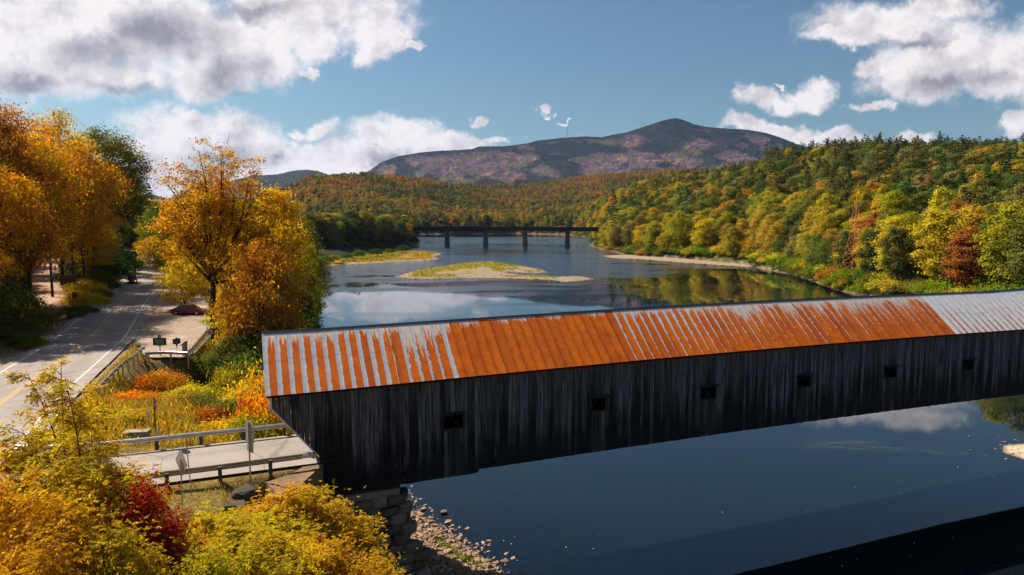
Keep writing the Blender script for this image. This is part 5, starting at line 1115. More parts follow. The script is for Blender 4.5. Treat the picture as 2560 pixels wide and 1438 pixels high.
# ---------------------------------------------------------------- the orange tree beside the pull-off, and its neighbours
def vase(seed):
    g = np.random.default_rng(seed); tb = MB(); LP, LN, LS = [], [], []
    fast_tube(tb, [(0, 0, -1.5), (0, 0, 3), (-.1, 0, 8), (.15, 0, 11), (0, 0, 14.5)], .46, .24, 9)
    limbs = [(-5.9, 1, 20.5), (-4.8, -2, 22.6), (-3.0, 2.5, 24.4), (-.6, -1, 26.6), (1.2, 2, 26.2), (2.8, -2, 25.2), (4.9, 1.5, 23.4), (6.6, -1.5, 21.0), (8.2, 1, 18.0), (8.6, -2, 15.5), (-5.2, -1.5, 17.6), (-3.6, 2, 16.6), (1.5, -4.5, 20), (-2.5, -4.0, 18), (5, 4, 17), (-4, 4.5, 19), (0, 5, 22), (7.8, -3, 13.0), (-3.0, -3, 15.4), (4.5, -4.5, 14.5), (-2, 3, 22), (3, 1, 22.5)]
    for i, e in enumerate(limbs):
        e = np.array(e, float) * [.80 if e[0] < 0 else .90, 1, 1]; z0 = 11.0 + (e[2] - 15) * .22 if e[2] > 15 else 9.0 + (i % 3); s0 = np.array([0, 0, z0]); bp = bent(s0, e, g, .05, 8, -.07 if e[2] > 18 else .02); fast_tube(tb, bp, .20, .035, 6); bp = np.array(bp)
        for k in range(17):
            t = g.uniform(.32, 1.0) ** .8 * 7; j = min(int(t), 6); o = bp[j] + (bp[j + 1] - bp[j]) * (t - j); d = g.normal(size=3) + (e - s0) / np.linalg.norm(e - s0) * .9; d[2] += .5; d /= np.linalg.norm(d); L = g.uniform(1.0, 2.9); q = o + d * L
            tw = bent(o, q, g, .09, 4); fast_tube(tb, tw, .032, .008, 3); bare = g.random() < (.6 if q[2] > 25.3 else .05)
            for _ in range(3):
                d2 = d + g.normal(size=3) * .6; q2 = q + d2 / np.linalg.norm(d2) * L * .45; fast_tube(tb, [q - d * L * .3, q2], .014, .005, 3)
                if bare: continue
                m = int(g.uniform(10, 30)); s = .40; p = g.normal(size=(m, 3)) * [s, s, s * .5]; LP.append(q2 + p); LN.append(g.normal(size=(m, 3)) * .6 + [0, 0, .8]); LS.append(.28 * g.uniform(.6, 1.3, m))
            if not bare:
                m = int(g.uniform(20, 46)); s = .6; p = g.normal(size=(m, 3)) * [s, s, s * .5]; LP.append(q + p); LN.append(g.normal(size=(m, 3)) * .6 + [0, 0, .8]); LS.append(.28 * g.uniform(.6, 1.3, m))
    v, f = leaf_quads(np.vstack(LP), np.vstack(LN), np.concatenate(LS), g, .62); return tb.mesh('trunk', M_darkbark), make_mesh('crown', v, f, M_leaf)
X, Y, z = gpt(531, 82); hv = (atD(560, 352, 82)[2] - 3.0) / 27.8
place('autumn_tree', 'large vase-shaped golden orange tree with a bare dark trunk at the pull-off corner', 'tree', vase(5), (X, Y, 3.0), 0, 1.0, (.54, .265, .018), None, hv)
C1 = broadleaf(11, 16, 6.5, 1.5, 22, 10, 80, .32, .26, True, lobe=(.3, .44)); C2 = broadleaf(12, 18, 5.5, 2, 20, 10, 80, .32, .24, True, lobe=(.32, .46), shape=.7); C3 = broadleaf(13, 10, 4.5, .4, 16, 10, 70, .28, .15, True, lobe=(.34, .5))
CC = [(C1, 16, 6.5), (C2, 18, 5.5), (C3, 10, 4.5)]
NB = [  # px, ytop, depth, radius, proto, colour, label
    (650, 600, 74, 5.2, 0, 'maple', 'red-orange maple just right of the dark bare trunk beside the bridge roof end'),
    (612, 690, 80, 3.6, 2, 'golden', 'golden-green low tree right of the dark trunk behind the retaining wall'),
    (715, 676, 90, 4.4, 2, 'dark green', 'dark green tree leaning over the river above the fallen branch'),
    (690, 455, 104, 6.0, 1, 'golden', 'golden-green tree directly behind the right side of the large orange tree'),
    (722, 530, 112, 4.8, 1, 'olive green', 'olive tree on the river side behind the large orange tree'),
    (775, 600, 118, 2.2, 2, 'yellow-green', 'thin yellow-green tree leaning out over the water right of the olive tree'),
    (462, 648, 106, 4.2, 2, 'yellow', 'yellow-green tree overhanging the far end of the pull-off behind the red car'),
    (430, 560, 150, 5.0, 1, 'yellow', 'yellow tree in front of the pale house'),
    (490, 560, 135, 4.6, 1, 'golden', 'golden tree behind the trunk of the large orange tree'),
    (610, 560, 110, 5.5, 0, 'golden', 'golden tree filling the gap behind the large orange tree'),
    (700, 760, 80, 4.2, 2, 'olive green', 'shaded olive tree low behind the bridge roof end'),
    (600, 830, 72, 3.6, 2, 'green', 'green shrubby tree below the dark trunk left of the bridge roof end'),
    (395, 590, 190, 4.5, 2, 'golden', 'small golden tree right of the road bend'),
    (410, 500, 260, 6.0, 1, 'green', 'green tree behind the utility poles at the bend'),
    (385, 520, 300, 6.5, 1, 'yellow-green', 'yellow-green tree beyond the road bend'),
    (440, 520, 230, 6.0, 0, 'olive green', 'olive tree behind the pale house'),
    (365, 600, 270, 4.0, 2, 'orange', 'small orange tree straight ahead beyond the road bend'),
]
for (px, yt, D, r_, pi_, cn, lb) in NB:
    X, Y, z = gpt(px, D); z = max(z, WL + .3); h = atD(px, yt, D)[2] - z; pi_ = 1 if pi_ == 2 and h > 14 else pi_; m_, h0, r0 = CC[pi_]
    place('autumn_tree', lb, 'tree', m_, (X, Y, z), g.uniform(0, 6.28), r_ / r0, jit(PAL[cn], g, .08), 'trees right of the road', h / h0)
# ---------------------------------------------------------------- foreground saplings and shrubs
SP1 = sapling(31, 9.4, 2.5, 30, 24, .30, .1, stems=3); SP2 = sapling(32, 5.0, 2.3, 26, 46, .25, .1, stems=6, scat=.6); SP3 = sapling(33, 3.8, 2.2, 24, 56, .21, .1, stems=6, scat=.7); SP4 = sapling(34, 6.2, 2.4, 26, 36, .27, .08, stems=4, scat=.5)
SPS = [(SP1, 9.4, 2.5), (SP2, 5.0, 2.3), (SP3, 3.8, 2.2), (SP4, 6.2, 2.4)]
FG = [(140, 888, 26, 0, 2.6, 'golden', 'tall yellow sapling rising highest at the lower left, in front of the road'),
      (30, 1060, 24, 3, 2.0, 'yellow', 'yellow sapling at the left edge beside the tallest one'),
      (205, 1075, 27, 3, 2.0, 'golden', 'yellow sapling just right of the tallest one'),
      (110, 1120, 22, 3, 2.4, 'yellow-green', 'yellow-green sapling below the tallest one'),
      (262, 1168, 27, 1, 1.8, 'golden', 'yellow-green sapling reaching over the near guardrail left end'),
      (20, 1200, 19, 1, 2.0, 'golden', 'golden shrub in the lower left corner'),
      (150, 1255, 20, 2, 2.1, 'golden', 'golden-green shrub left of the red shrub at the bottom'),
      (286, 1216, 22.5, 2, 1.9, 'red', 'crimson red shrub in the foreground'),
      (60, 1330, 17, 2, 2.0, 'orange', 'orange-tinged shrub at the bottom left edge'),
      (215, 1350, 19, 2, 2.0, 'yellow-green', 'yellow-green shrub under the red shrub'),
      (400, 1325, 23, 2, 2.1, 'golden', 'golden shrub below and right of the red shrub'),
      (500, 1290, 26, 1, 2.2, 'yellow-green', 'bright yellow-green shrub below the diamond sign post'),
      (600, 1300, 28, 1, 2.3, 'yellow-green', 'yellow-green shrub under the boulders'),
      (560, 1360, 22, 2, 2.1, 'yellow-green', 'yellow-green shrub at the bottom between red shrub and abutment'),
      (690, 1225, 31, 1, 2.0, 'golden', 'golden leafy shrub in front of the wing wall'),
      (770, 1232, 31, 2, 2.0, 'golden', 'orange-gold shrub under the corner of the bridge boards'),
      (850, 1300, 32, 1, 1.9, 'golden', 'gold shrub in front of the stone abutment'),
      (905, 1345, 33, 2, 1.3, 'yellow', 'small yellow shrub touching the right side of the abutment face'),
      (800, 1350, 26, 2, 2.2, 'orange', 'rusty gold shrub at the bottom below the abutment'),
      (690, 1340, 25, 2, 2.2, 'golden', 'gold-green shrub at the bottom under the wing wall'),
      (900, 1390, 28, 2, 1.7, 'golden', 'golden shrub at the bottom beside the abutment foot'),
      (320, 1400, 20, 2, 1.9, 'golden', 'golden shrub at the bottom edge below the red shrub'),
      (470, 1410, 20, 2, 2.0, 'yellow-green', 'yellow-green shrub at the very bottom centre left'),
      (-60, 1080, 23, 0, 2.4, 'golden', 'golden sapling cut by the left edge')]
for (px, yt, D, pi_, r_, cn, lb) in FG:
    X, Y, z = gpt(px, D); m_, h0, r0 = SPS[pi_]; zt = atD(px, yt, D)[2]; z0 = min(z, zt - 1.6)
    tint = jit(PAL[cn], g, .08)
    tint = jit({'golden': (.60, .38, .02), 'yellow': (.62, .45, .03), 'yellow-green': (.50, .39, .022), 'orange': (.56, .30, .02), 'red': (.44, .02, .018)}[cn], g, .07)
    place('sapling' if h0 > 4.5 else 'shrub', lb, 'sapling' if h0 > 4.5 else 'shrub', m_, (X, Y, z0), g.uniform(0, 6.28), r_ / r0, tint, 'foreground saplings and shrubs', (zt - z0) / h0 * .97, names=('branches', 'foliage'))
# shrubs on the slope between the road and the approach
BU1 = bush(41, 1.7, 1.9, 60, 90, .17, stems=20, cs=.22); BU2 = bush(42, 1.9, 1.5, 60, 90, .17, stems=12, cs=.2); BU3 = bush(43, 3.2, 2.6, 110, 100, .22, stems=16, cs=.15)
SL = [(640, 985, 50, 'orange', 'orange-brown shrub against the bridge gable end'), (590, 965, 55, 'yellow', 'yellow-green shrub left of the bridge gable'), (560, 1005, 52, 'green', 'dark green shrub in the middle of the slope near the bridge'), (655, 1045, 48, 'yellow-green', 'bright green vine mound beside the bridge corner'), (610, 1040, 47, 'yellow-green', 'green creeper mound behind the far guardrail'),
      (520, 1020, 51, 'rust', 'reddish shrub in the middle of the slope'), (470, 1010, 54, 'olive green', 'olive shrub on the slope above the far guardrail'), (425, 985, 57, 'yellow', 'pale yellow weedy shrub under the pull-off'), (395, 925, 66, 'orange', 'bright orange shrub just below the pull-off guardrail'), (360, 940, 62, 'rust', 'rust shrub next to the road guardrail posts'), (320, 985, 54, 'orange', 'orange-green shrub right of the road guardrail'), (470, 965, 58, 'yellow', 'tall yellow weeds in front of the retaining blocks'), (500, 975, 58, 'yellow-green', 'yellow-green shrub below the retaining blocks'), (560, 925, 62, 'yellow-green', 'yellow-green shrub right of the retaining blocks'), (610, 900, 64, 'green', 'green shrub left of the roof end'), (640, 930, 58, 'golden', 'golden shrub touching the roof end'), (300, 1040, 47, 'yellow', 'yellow weedy shrub left of the marker post'), (545, 1050, 47, 'golden', 'golden shrub behind the far guardrail')]
for (px, yt, D, cn, lb) in SL:
    X, Y, z = gpt(px, D); m_ = [BU1, BU2][int(px) % 2]; h = max(.9, atD(px, yt, D)[2] - z); place('shrub', lb, 'shrub', m_, (X, Y, z), g.uniform(0, 6.28), g.uniform(1.0, 1.4), jit(PAL[cn], g, .1), 'shrubs between the road and the bridge approach', h / 1.9, names=('stems', 'foliage'))
# weeds left of the road
for (px, yt, D, s, cn, lb) in [(8, 815, 82, 1.3, 'green', 'green weeds mound at the left edge by the road'), (52, 862, 76, .9, 'yellow-green', 'yellow-green weeds mound between driveway and road'), (-20, 850, 75, 1.8, 'green', 'dark weeds mound cut by the left edge'), (172, 784, 99, .8, 'olive green', 'weeds mound around the low white sign'), (195, 765, 104, 1.1, 'green', 'green shrub right of the low white sign'), (218, 735, 114, 1.3, 'yellow', 'pale yellow-green shrub at the road edge below the brown sign'), (208, 728, 116, 1.3, 'golden', 'golden shrub left of the small grey sign'), (238, 722, 124, 1.1, 'olive green', 'olive shrub along the shaded road edge'), (262, 690, 142, 1.1, 'dark green', 'dark shrub where the road enters the shade'), (212, 700, 128, 1.4, 'yellow', 'yellow shrub on the driveway right side'), (240, 640, 150, 3.0, 'dark green', 'tall dark thicket under the left roadside wood, right of the driveway'), (272, 622, 178, 3.0, 'dark green', 'tall dark thicket beside the shaded bend'), (226, 668, 138, 1.8, 'olive green', 'olive thicket behind the brown sign'), (300, 622, 205, 2.8, 'dark green', 'farthest dark thicket left of the road bend'), (-20, 720, 84, 2.4, 'olive green', 'olive thicket cut by the left edge'), (8, 700, 92, 1.5, 'dark green', 'dark shrub left of the leafy driveway'), (10, 745, 88, 1.6, 'yellow', 'yellow shrub at the left edge by the driveway mouth')]:
    X, Y, z = gpt(px, D); h = max(1.2, atD(px, yt, D)[2] - z); place('shrub', lb, 'shrub', BU3, (X, Y, z - .1), g.uniform(0, 6.28), s * .75, jit(PAL[cn], g, .1), 'weeds and shrubs left of the road', h / 2.6, names=('stems', 'foliage'))
# understory along the near left bank behind the bridge
k_ = 0
for (px, yt, D, cn) in [(610, 800, 88, 'olive green'), (650, 790, 90, 'green'), (700, 730, 98, 'dark green'), (560, 770, 94, 'yellow-green'), (560, 860, 72, 'olive green'), (620, 850, 70, 'green'), (670, 800, 72, 'olive green'), (740, 745, 106, 'green'), (765, 690, 140, 'green'), (775, 640, 170, 'olive green')]:
    X, Y, z = gpt(px, D); h = max(2, atD(px, yt, D)[2] - z); place('shrub', ['olive', 'green', 'dark', 'yellow-green', 'low olive', 'low green', 'shaded', 'waterside green', 'farther green', 'farthest olive'][k_] + ' shrub in the thicket behind the bridge roof end', 'shrub', C3, (X, Y, max(z, .2) - .4), g.uniform(0, 6.28), max(.7, h / 10 * .8), jit(PAL[cn], g, .1), 'thicket behind the bridge roof end', h / 10); k_ += 1
# fallen branch over the water
mb = MB(); gb = np.random.default_rng(8); a = at(735, 790, 2.2); b_ = at(806, 795, 1.6); pts = bent(a, b_, gb, .04, 8, .03); fast_tube(mb, pts, .28, .07, 6); pts = np.array(pts)
for k in range(12): i = gb.integers(2, 8); q_ = pts[i] + gb.normal(size=3) * [1.6, 1.6, .8] + [.8, 0, 0]; fast_tube(mb, bent(pts[i], q_, gb, .1, 4), .06, .015, 3)
tag(mb.build('fallen_branch', M_darkbark), 'dead forked branch reaching out over the river behind the roof end', 'branch')

# grass and weeds on the slopes (nobody could count them)
def grass_obj(name, x0, x1, y0, y1, n_, hgt, mask, mat_tint, seed, wf=.10, up=.35):
    g = np.random.default_rng(seed); x = g.uniform(x0, x1, n_); y = g.uniform(y0, y1, n_); gg, s, rd, ra, lo, dd, side = ground(x, y, True); k = mask(x, y, s, rd, ra, lo, dd); x, y, gg = x[k], y[k], gg[k]; m = len(x)
    dens = fbm(x / 2.2, y / 2.2, 91 + seed); h = hgt * g.uniform(.5, 1.4, m) * (.5 + dens); d = g.normal(size=(m, 3)) * [up, up, 0] + [0, 0, 1]; d /= np.linalg.norm(d, axis=1)[:, None]; w = np.cross(d, g.normal(size=(m, 3))); w /= np.linalg.norm(w, axis=1)[:, None]; P = np.stack([x, y, gg - .03], 1); hh = h[:, None]
    v = np.stack([P, P + d * hh * .6 + w * hh * wf, P + d * hh + g.normal(size=(m, 3)) * .12 * hh, P + d * hh * .6 - w * hh * wf], 1).reshape(-1, 3)
    link(name, make_mesh(name, v, np.arange(4 * m).reshape(-1, 4), M_leaf), None, kind='stuff', tint=list(map(float, mat_tint)))
off = lambda rd, ra, lo, dd: (rd > 5.6) & (ra > 3.5) & (lo < -.3) & (dd > 3.4)
grass_obj('tall_weeds', -42, -8, 42, 84, 170000, .5, lambda x, y, s, rd, ra, lo, dd: off(rd, ra, lo, dd) & (s > 6) & (np.hypot(x + 33, y - 66) > 5), (.33, .235, .045), 1, .024, .6)
grass_obj('dry_grass', -40, -4, 24, 60, 120000, .26, lambda x, y, s, rd, ra, lo, dd: off(rd, ra, lo, dd) & (s > 4) & (vnoise(x / 1.5, y / 1.5, 8) > .12), (.34, .24, .06), 2, .05, .6)
grass_obj('goldenrod', -42, -8, 42, 84, 34000, .75, lambda x, y, s, rd, ra, lo, dd: off(rd, ra, lo, dd) & (s > 8) & (fbm(x / 4, y / 4, 9) > .52) & (np.hypot(x + 33, y - 66) > 5), (.50, .27, .03), 3, .035, .5)
grass_obj('roadside_weeds', -130, -45, 62, 190, 40000, .6, lambda x, y, s, rd, ra, lo, dd: off(rd, ra, lo, dd) & (rd < 18), (.16, .17, .03), 4, .06)
grass_obj('shore_plants', -7, 4, 36, 52, 9000, .28, lambda x, y, s, rd, ra, lo, dd: (s > 1.2) & (fbm(x / 1.6, y / 1.6, 19) > .56), (.20, .22, .02), 5, .3, .9)
grass_obj('fallen_leaves', -70, -30, 55, 125, 7000, .11, lambda x, y, s, rd, ra, lo, dd: (rd > 4.6) & (rd < 9) | (lo > -.5) & (lo < 2.5) | (dd < 4), (.50, .20, .03), 6, .5, 3.0)

def tufts(name, poly, n_, tint, seed, h=.5, thr=.48, z0=WL + .3):
    g = np.random.default_rng(seed); x0, y0 = poly.min(0); x1, y1 = poly.max(0); x = g.uniform(x0, x1, n_); y = g.uniform(y0, y1, n_); d = sdf(poly, x, y); k = (d > 3) & (fbm(x / 12, y / 30, 51) > thr); x, y = x[k], y[k]; m = len(x)
    if not m: return
    dd = g.normal(size=(m, 3)) * [.5, .5, 0] + [0, 0, 1]; w = np.cross(dd, g.normal(size=(m, 3))); w /= np.linalg.norm(w, axis=1)[:, None]; P = np.stack([x, y, np.full(m, z0)], 1); hh = (h * g.uniform(.4, 1.5, m))[:, None]
    v = np.stack([P, P + dd * hh * .6 + w * hh * .25, P + dd * hh, P + dd * hh * .6 - w * hh * .25], 1).reshape(-1, 3); link(name, make_mesh(name, v, np.arange(4 * m).reshape(-1, 4), M_leaf), None, kind='stuff', tint=list(map(float, tint)))
tufts('island_grass', ISLAND, 26000, (.30, .26, .04), 61, .55, .46); tufts('bar_grass', LEFTBAR, 26000, (.36, .24, .04), 62, .7, .30)
def cobbles(name, poly, n_, seed, s0=.5):
    g = np.random.default_rng(seed); x0, y0 = poly.min(0) - 3; x1, y1 = poly.max(0) + 3; x = g.uniform(x0, x1, n_); y = g.uniform(y0, y1, n_); d = sdf(poly, x, y); k = np.abs(d - .6) < g.exponential(1.6, n_) ; x, y, d = x[k], y[k], d[k]; V, F, b = [], [], 0
    for i in range(len(x)):
        co, fa = rkd[i % 9]; sz = s0 * g.uniform(.4, 1.6); V.append(co * (sz * 1.4, sz * 1.4, sz * .8) + (x[i], y[i], WL + max(0, min(.4, d[i] * .09)) + .03)); F.append(fa + b); b += len(co)
    link(name, make_mesh(name, np.vstack(V), np.vstack(F), M_rubble), None, kind='stuff')
cobbles('island_cobbles', ISLAND, 5200, 63, .55); cobbles('bar_cobbles', LEFTBAR, 3200, 64, .6); cobbles('beach_cobbles', RIGHTBAR, 3000, 65, .6); cobbles('sand_bar_stones', ROCKBAR, 500, 66, .16)

# ---------------------------------------------------------------- banks and woods across the river
PAL = dict(PAL); PAL.update({'golden': (.50, .345, .03), 'orange': (.54, .25, .025), 'yellow': (.48, .38, .035)})
T1 = broadleaf(51, 20, 6.6, .6, 20, 10, 46, .60, .3, lobe=(.32, .46)); T2 = broadleaf(52, 20, 5.6, .6, 18, 10, 48, .60, .28, lobe=(.34, .48), shape=.6); T3 = broadleaf(53, 18, 7.2, .6, 18, 10, 50, .60, .3, lobe=(.36, .5)); T4 = broadleaf(54, 22, 6.2, 2, 20, 9, 46, .60, .3, True, lobe=(.28, .4))
N1 = pine(61, 25, 5.6, 3, 20, 7, 30, .85, conic=.75); N2 = pine(62, 23, 5.0, 2, 20, 7, 26, .85, conic=.7); N3 = pine(63, 25, 6.4, 5, 17, 7, 34, .9, irregular=.4, conic=.5)
S1 = bush(71, 4.2, 3.4, 60, 46, .55, stems=4, cs=.16); S2 = bush(72, 5.2, 2.6, 64, 46, .55, stems=4, cs=.15)
BT = [(T1, 20, 6.6), (T2, 20, 5.6), (T3, 18, 7.2), (T4, 22, 6.2)]; NTp = [(N1, 25, 5.6), (N2, 23, 5.0), (N3, 25, 6.4)]
placed = []                                 # x, y, radius of every tree beyond the bridge
ordw = ['first', 'second', 'third', 'fourth', 'fifth', 'sixth', 'seventh', 'eighth', 'ninth', 'tenth', 'eleventh', 'twelfth', 'thirteenth', 'fourteenth', 'fifteenth', 'sixteenth', 'seventeenth', 'eighteenth', 'nineteenth', 'twentieth']
def ordn(i):
    if i < 20: return ordw[i]
    tens = {2: 'twenty', 3: 'thirty', 4: 'forty', 5: 'fifty', 6: 'sixty', 7: 'seventy', 8: 'eighty', 9: 'ninety'}; i += 1
    if i >= 100: return 'hundred-and-' + ordn(i - 101) if i > 100 else 'hundredth'
    return ({2: 'twentieth', 3: 'thirtieth', 4: 'fortieth', 5: 'fiftieth', 6: 'sixtieth', 7: 'seventieth', 8: 'eightieth', 9: 'ninetieth'}[i // 10]) if i % 10 == 0 else tens[i // 10] + '-' + ordw[i % 10 - 1]
NAMED = [  # right bank trees that stand out: px, ytop, depth, radius, proto, colour, label
    (2238, 532, 176, 6.4, 0, 'yellow', 'round yellow-green maple showing its forked trunk right of the rusty pylon'),
    (2345, 506, 172, 7.0, 3, 'golden', 'tall golden maple between the round yellow one and the reddish one'),
    (2415, 560, 158, 5.6, 1, 'russet', 'reddish-brown vine-hung tree in front of the tall golden maples'),
    (2425, 508, 186, 6.0, 1, 'golden', 'golden tree just behind the reddish-brown vine-hung tree'),
    (2520, 486, 160, 7.6, 3, 'yellow-green', 'tallest yellow-green tree at the right edge above the pale roof'),
    (2600, 500, 150, 7.2, 0, 'olive green', 'olive tree cut by the right edge'),
    (2185, 560, 196, 4.6, 1, 'dark green', 'dark shaded tree immediately right of the rusty pylon'),
    (2060, 600, 205, 5.0, 2, 'yellow', 'low rounded yellow tree left of the rusty pylon near the water'),
    (1990, 585, 232, 5.4, 2, 'greyish olive', 'greyish olive round willow at the bend of the right bank'),
    (1870, 590, 290, 5.0, 1, 'golden', 'slim pale golden tree above the dark bank recess'),
    (1760, 545, 300, 7.2, 0, 'yellow', 'big round yellow maple in the middle of the right bank'),
    (1700, 528, 318, 7.6, 2, 'yellow-green', 'broad yellow-green willow left of the big round yellow maple'),
    (1610, 560, 345, 7.4, 2, 'golden', 'broad golden tree at the left end of the right bank row'),
    (1905, 358, 800, 7.5, 8, 'dark green', 'tall lone dark pine standing above the right hill skyline'),
    (1292, 446, 2050, 9, 8, 'dark green', 'lone dark pine on the distant ridge below the mountain'),
    (1530, 482, 560, 7, 7, 'dark green', 'dark pine behind the right end of the railway bridge'), (1570, 478, 540, 7, 8, 'dark green', 'second dark pine right of the railway bridge end'), (1625, 490, 520, 6, 7, 'dark green', 'third dark pine right of the railway bridge end')]
for (px, yt, D, r_, pi_, cn, lb) in NAMED:
    if D < 420:
        D *= 1.06
        while sdf(RIVER, np.array([gpt(px, D)[0]]), np.array([D]))[0] > -6.5: D += 3
        r_ *= 1.1
    X, Y, z = gpt(px, D); m_, h0, r0 = BT[pi_] if pi_ < 4 else NTp[pi_ - 6]; h = atD(px, yt, D)[2] - z
    if D > 1500: z += h - 34; h = 34
    place('pine_tree' if pi_ > 3 else 'autumn_tree', lb, 'tree', m_, (X, Y, z - (.8 if D < 400 else 0)), g.uniform(0, 6.28), r_ / r0, jit(PAL[cn], g, .06), None, h / h0); placed.append((X, Y, r_))
# candidates for all woods: jittered grid on land, in view
def scatter(x0, x1, y0, y1, sp, seed):
    g = np.random.default_rng(seed); X, Y = np.meshgrid(np.arange(x0, x1, sp), np.arange(y0, y1, sp)); X = X + g.uniform(-.42, .42, X.shape) * sp; Y = Y + g.uniform(-.42, .42, Y.shape) * sp; return X.ravel(), Y.ravel()
def infov(x, y, m=.06): return (np.abs(x / y) < .75 + m)
allc = []
for (x0, x1, y0, y1, sp) in ((-330, 460, 100, 560, 7.4), (-620, 700, 560, 1000, 8.6)):
    X, Y = scatter(x0, x1, y0, y1, sp, int(y1)); k = infov(X, Y); X, Y = X[k], Y[k]; Z, s, rd, ra, lo, dd, side = ground(X, Y, True)
    k = (s > 3.5) & ~((X > -85) & (X < 0) & (Y < 130)) & ((rd > 12) | (Y > 420)) & ((dd > 9) | (Y > 260)) & ~((X < -50) & (Y < 215) & (side > 0)) & (lo < -6) & ~((X > -90) & (X < -20) & (Y < 200)) & ~((np.abs(Y - yR(X)) < 9) & (X > -130) & (X < 90)) & ~((np.hypot(X - 116, Y - 231) < 5))
    # keep the left gravel flat and the strip under the wires open
    k &= ~((sdf(LEFTBAR, X, Y) > -9))
    for (px_, py_, pr) in placed: k &= np.hypot(X - px_, Y - py_) > pr * .95
    allc.append(np.stack([X, Y, Z, s], 1)[k])
C_ = np.vstack(allc); U_ = C_[:, 0] / C_[:, 1]; hgt_est = 17.0; el = (C_[:, 2] + hgt_est - CAM_H) / C_[:, 1]; order = np.argsort(C_[:, 1]); vis = np.zeros(len(C_), bool); hor = np.full(800, -1.0)
for i in order:
    b_ = int((U_[i] + .82) / 1.64 * 799); w_ = max(1, int(4.0 / C_[i, 1] / 1.64 * 799)); a0, a1 = max(0, b_ - w_), min(799, b_ + w_)
    if el[i] > hor[a0:a1 + 1].min() - .002: vis[i] = True
    lowel = (C_[i, 2] + hgt_est * .72 - CAM_H) / C_[i, 1]; m0, m1 = max(0, b_ - w_ // 2), min(799, b_ + w_ // 2); hor[m0:m1 + 1] = np.maximum(hor[m0:m1 + 1], lowel)
C_ = C_[vis]; gen_ = np.random.default_rng(77)
def pick(x, y, z, s):
    right = x > 20; n_ = float(fbm(np.array([x / 45]), np.array([y / 60]), 101)[0]); r = gen_.random()
    if y > 620 or not right:
        if not right and y < 620: opts = [('olive green', .30), ('green', .34), ('yellow-green', .2), ('dark green', .10), ('yellow', .06)]; pinep = .05
        else: opts = [('olive green', .22), ('yellow-green', .2), ('golden', .17), ('orange', .11), ('green', .12), ('dark green', .07), ('greyish olive', .08), ('rust', .03)]; pinep = .22 if n_ < .5 else .06
    elif s < 34: opts = [('yellow', .24), ('yellow-green', .30), ('golden', .17), ('olive green', .12), ('orange', .02), ('russet', .02), ('green', .13)]; pinep = .0
    elif z < 30: opts = [('yellow-green', .16), ('olive green', .28), ('golden', .09), ('green', .28), ('orange', .04), ('greyish olive', .1)]; pinep = .2
    else: opts = [('olive green', .32), ('greyish olive', .20), ('green', .16), ('yellow-green', .08), ('orange', .03), ('golden', .05), ('dark green', .16)]; pinep = .30
    if z > 58: pinep = .42
    if gen_.random() < pinep: return 'pine', ('dark green' if gen_.random() < .6 else 'olive green')
    if n_ > .56 and gen_.random() < .22 and right and 20 < z < 60: return 'broad', ('orange' if r < .4 else 'golden')
    acc = 0
    for c, w in opts:
        acc += w
        if r <= acc: return 'broad', c
    return 'broad', opts[0][0]
items = []
for (x, y, z, s) in C_:
    kd, cn = pick(x, y, z, s); sc = gen_.uniform(.72, 1.12)
    if s < 10 and x > 20: sc *= .75
    elif s < 30 and x > 20: sc *= .92
    if x < 20 and y < 700 and s < 30: sc *= 1.08
    items.append((x, y, z, s, kd, cn, sc, sc / y))
items.sort(key=lambda t: -t[7])
ind = {'broad': 0, 'pine': 0}; rest_ = []; todo = []
for it in items:
    kd = it[4]
    if ind[kd] < (268 if kd == 'broad' else 292): ind[kd] += 1; todo.append(it)
    else: rest_.append(it)
def zone(it):
    x, y, z, s = it[:4]
    if x < 20: return 'on the left bank before the railway bridge' if y < 560 else 'on the low ground beyond the railway bridge'
    if y > 560: return 'on the slope behind the railway bridge'
    if s < 34: return 'on the right bank near the water'
    return 'at the foot of the right hill' if z < 30 else ('halfway up the right hill' if z < 62 else 'near the crest of the right hill')
cnt = {}; grp = {}
for it in todo: grp.setdefault((zone(it), it[4], it[5], 'large' if it[6] > .92 else 'smaller'), []).append(it)
KN = {'broad': 'tree', 'pine': 'pine'}
for key, lst in grp.items():
    zn, kd, cn, szn = key; lst.sort(key=lambda t: t[0] / t[1])
    for i, it in enumerate(lst):
        x, y, z, s, kd, cn, sc, _ = it; m_, h0, r0 = (BT if kd == 'broad' else NTp)[gen_.integers(0, 4) if kd == 'broad' else (0, 2, 2, 0, 1)[gen_.integers(0, 5)]]
        lb = '%s %s %s %s' % (szn, cn, KN[kd], zn) + ('' if len(lst) == 1 else ', %s from the left' % ordn(i))
        place('pine_tree' if kd == 'pine' else 'autumn_tree', lb, 'tree', m_, (x, y, z), gen_.uniform(0, 6.28), sc, jit(PAL[cn], gen_, .16), 'trees ' + zn, sc * gen_.uniform(.85, 1.15))
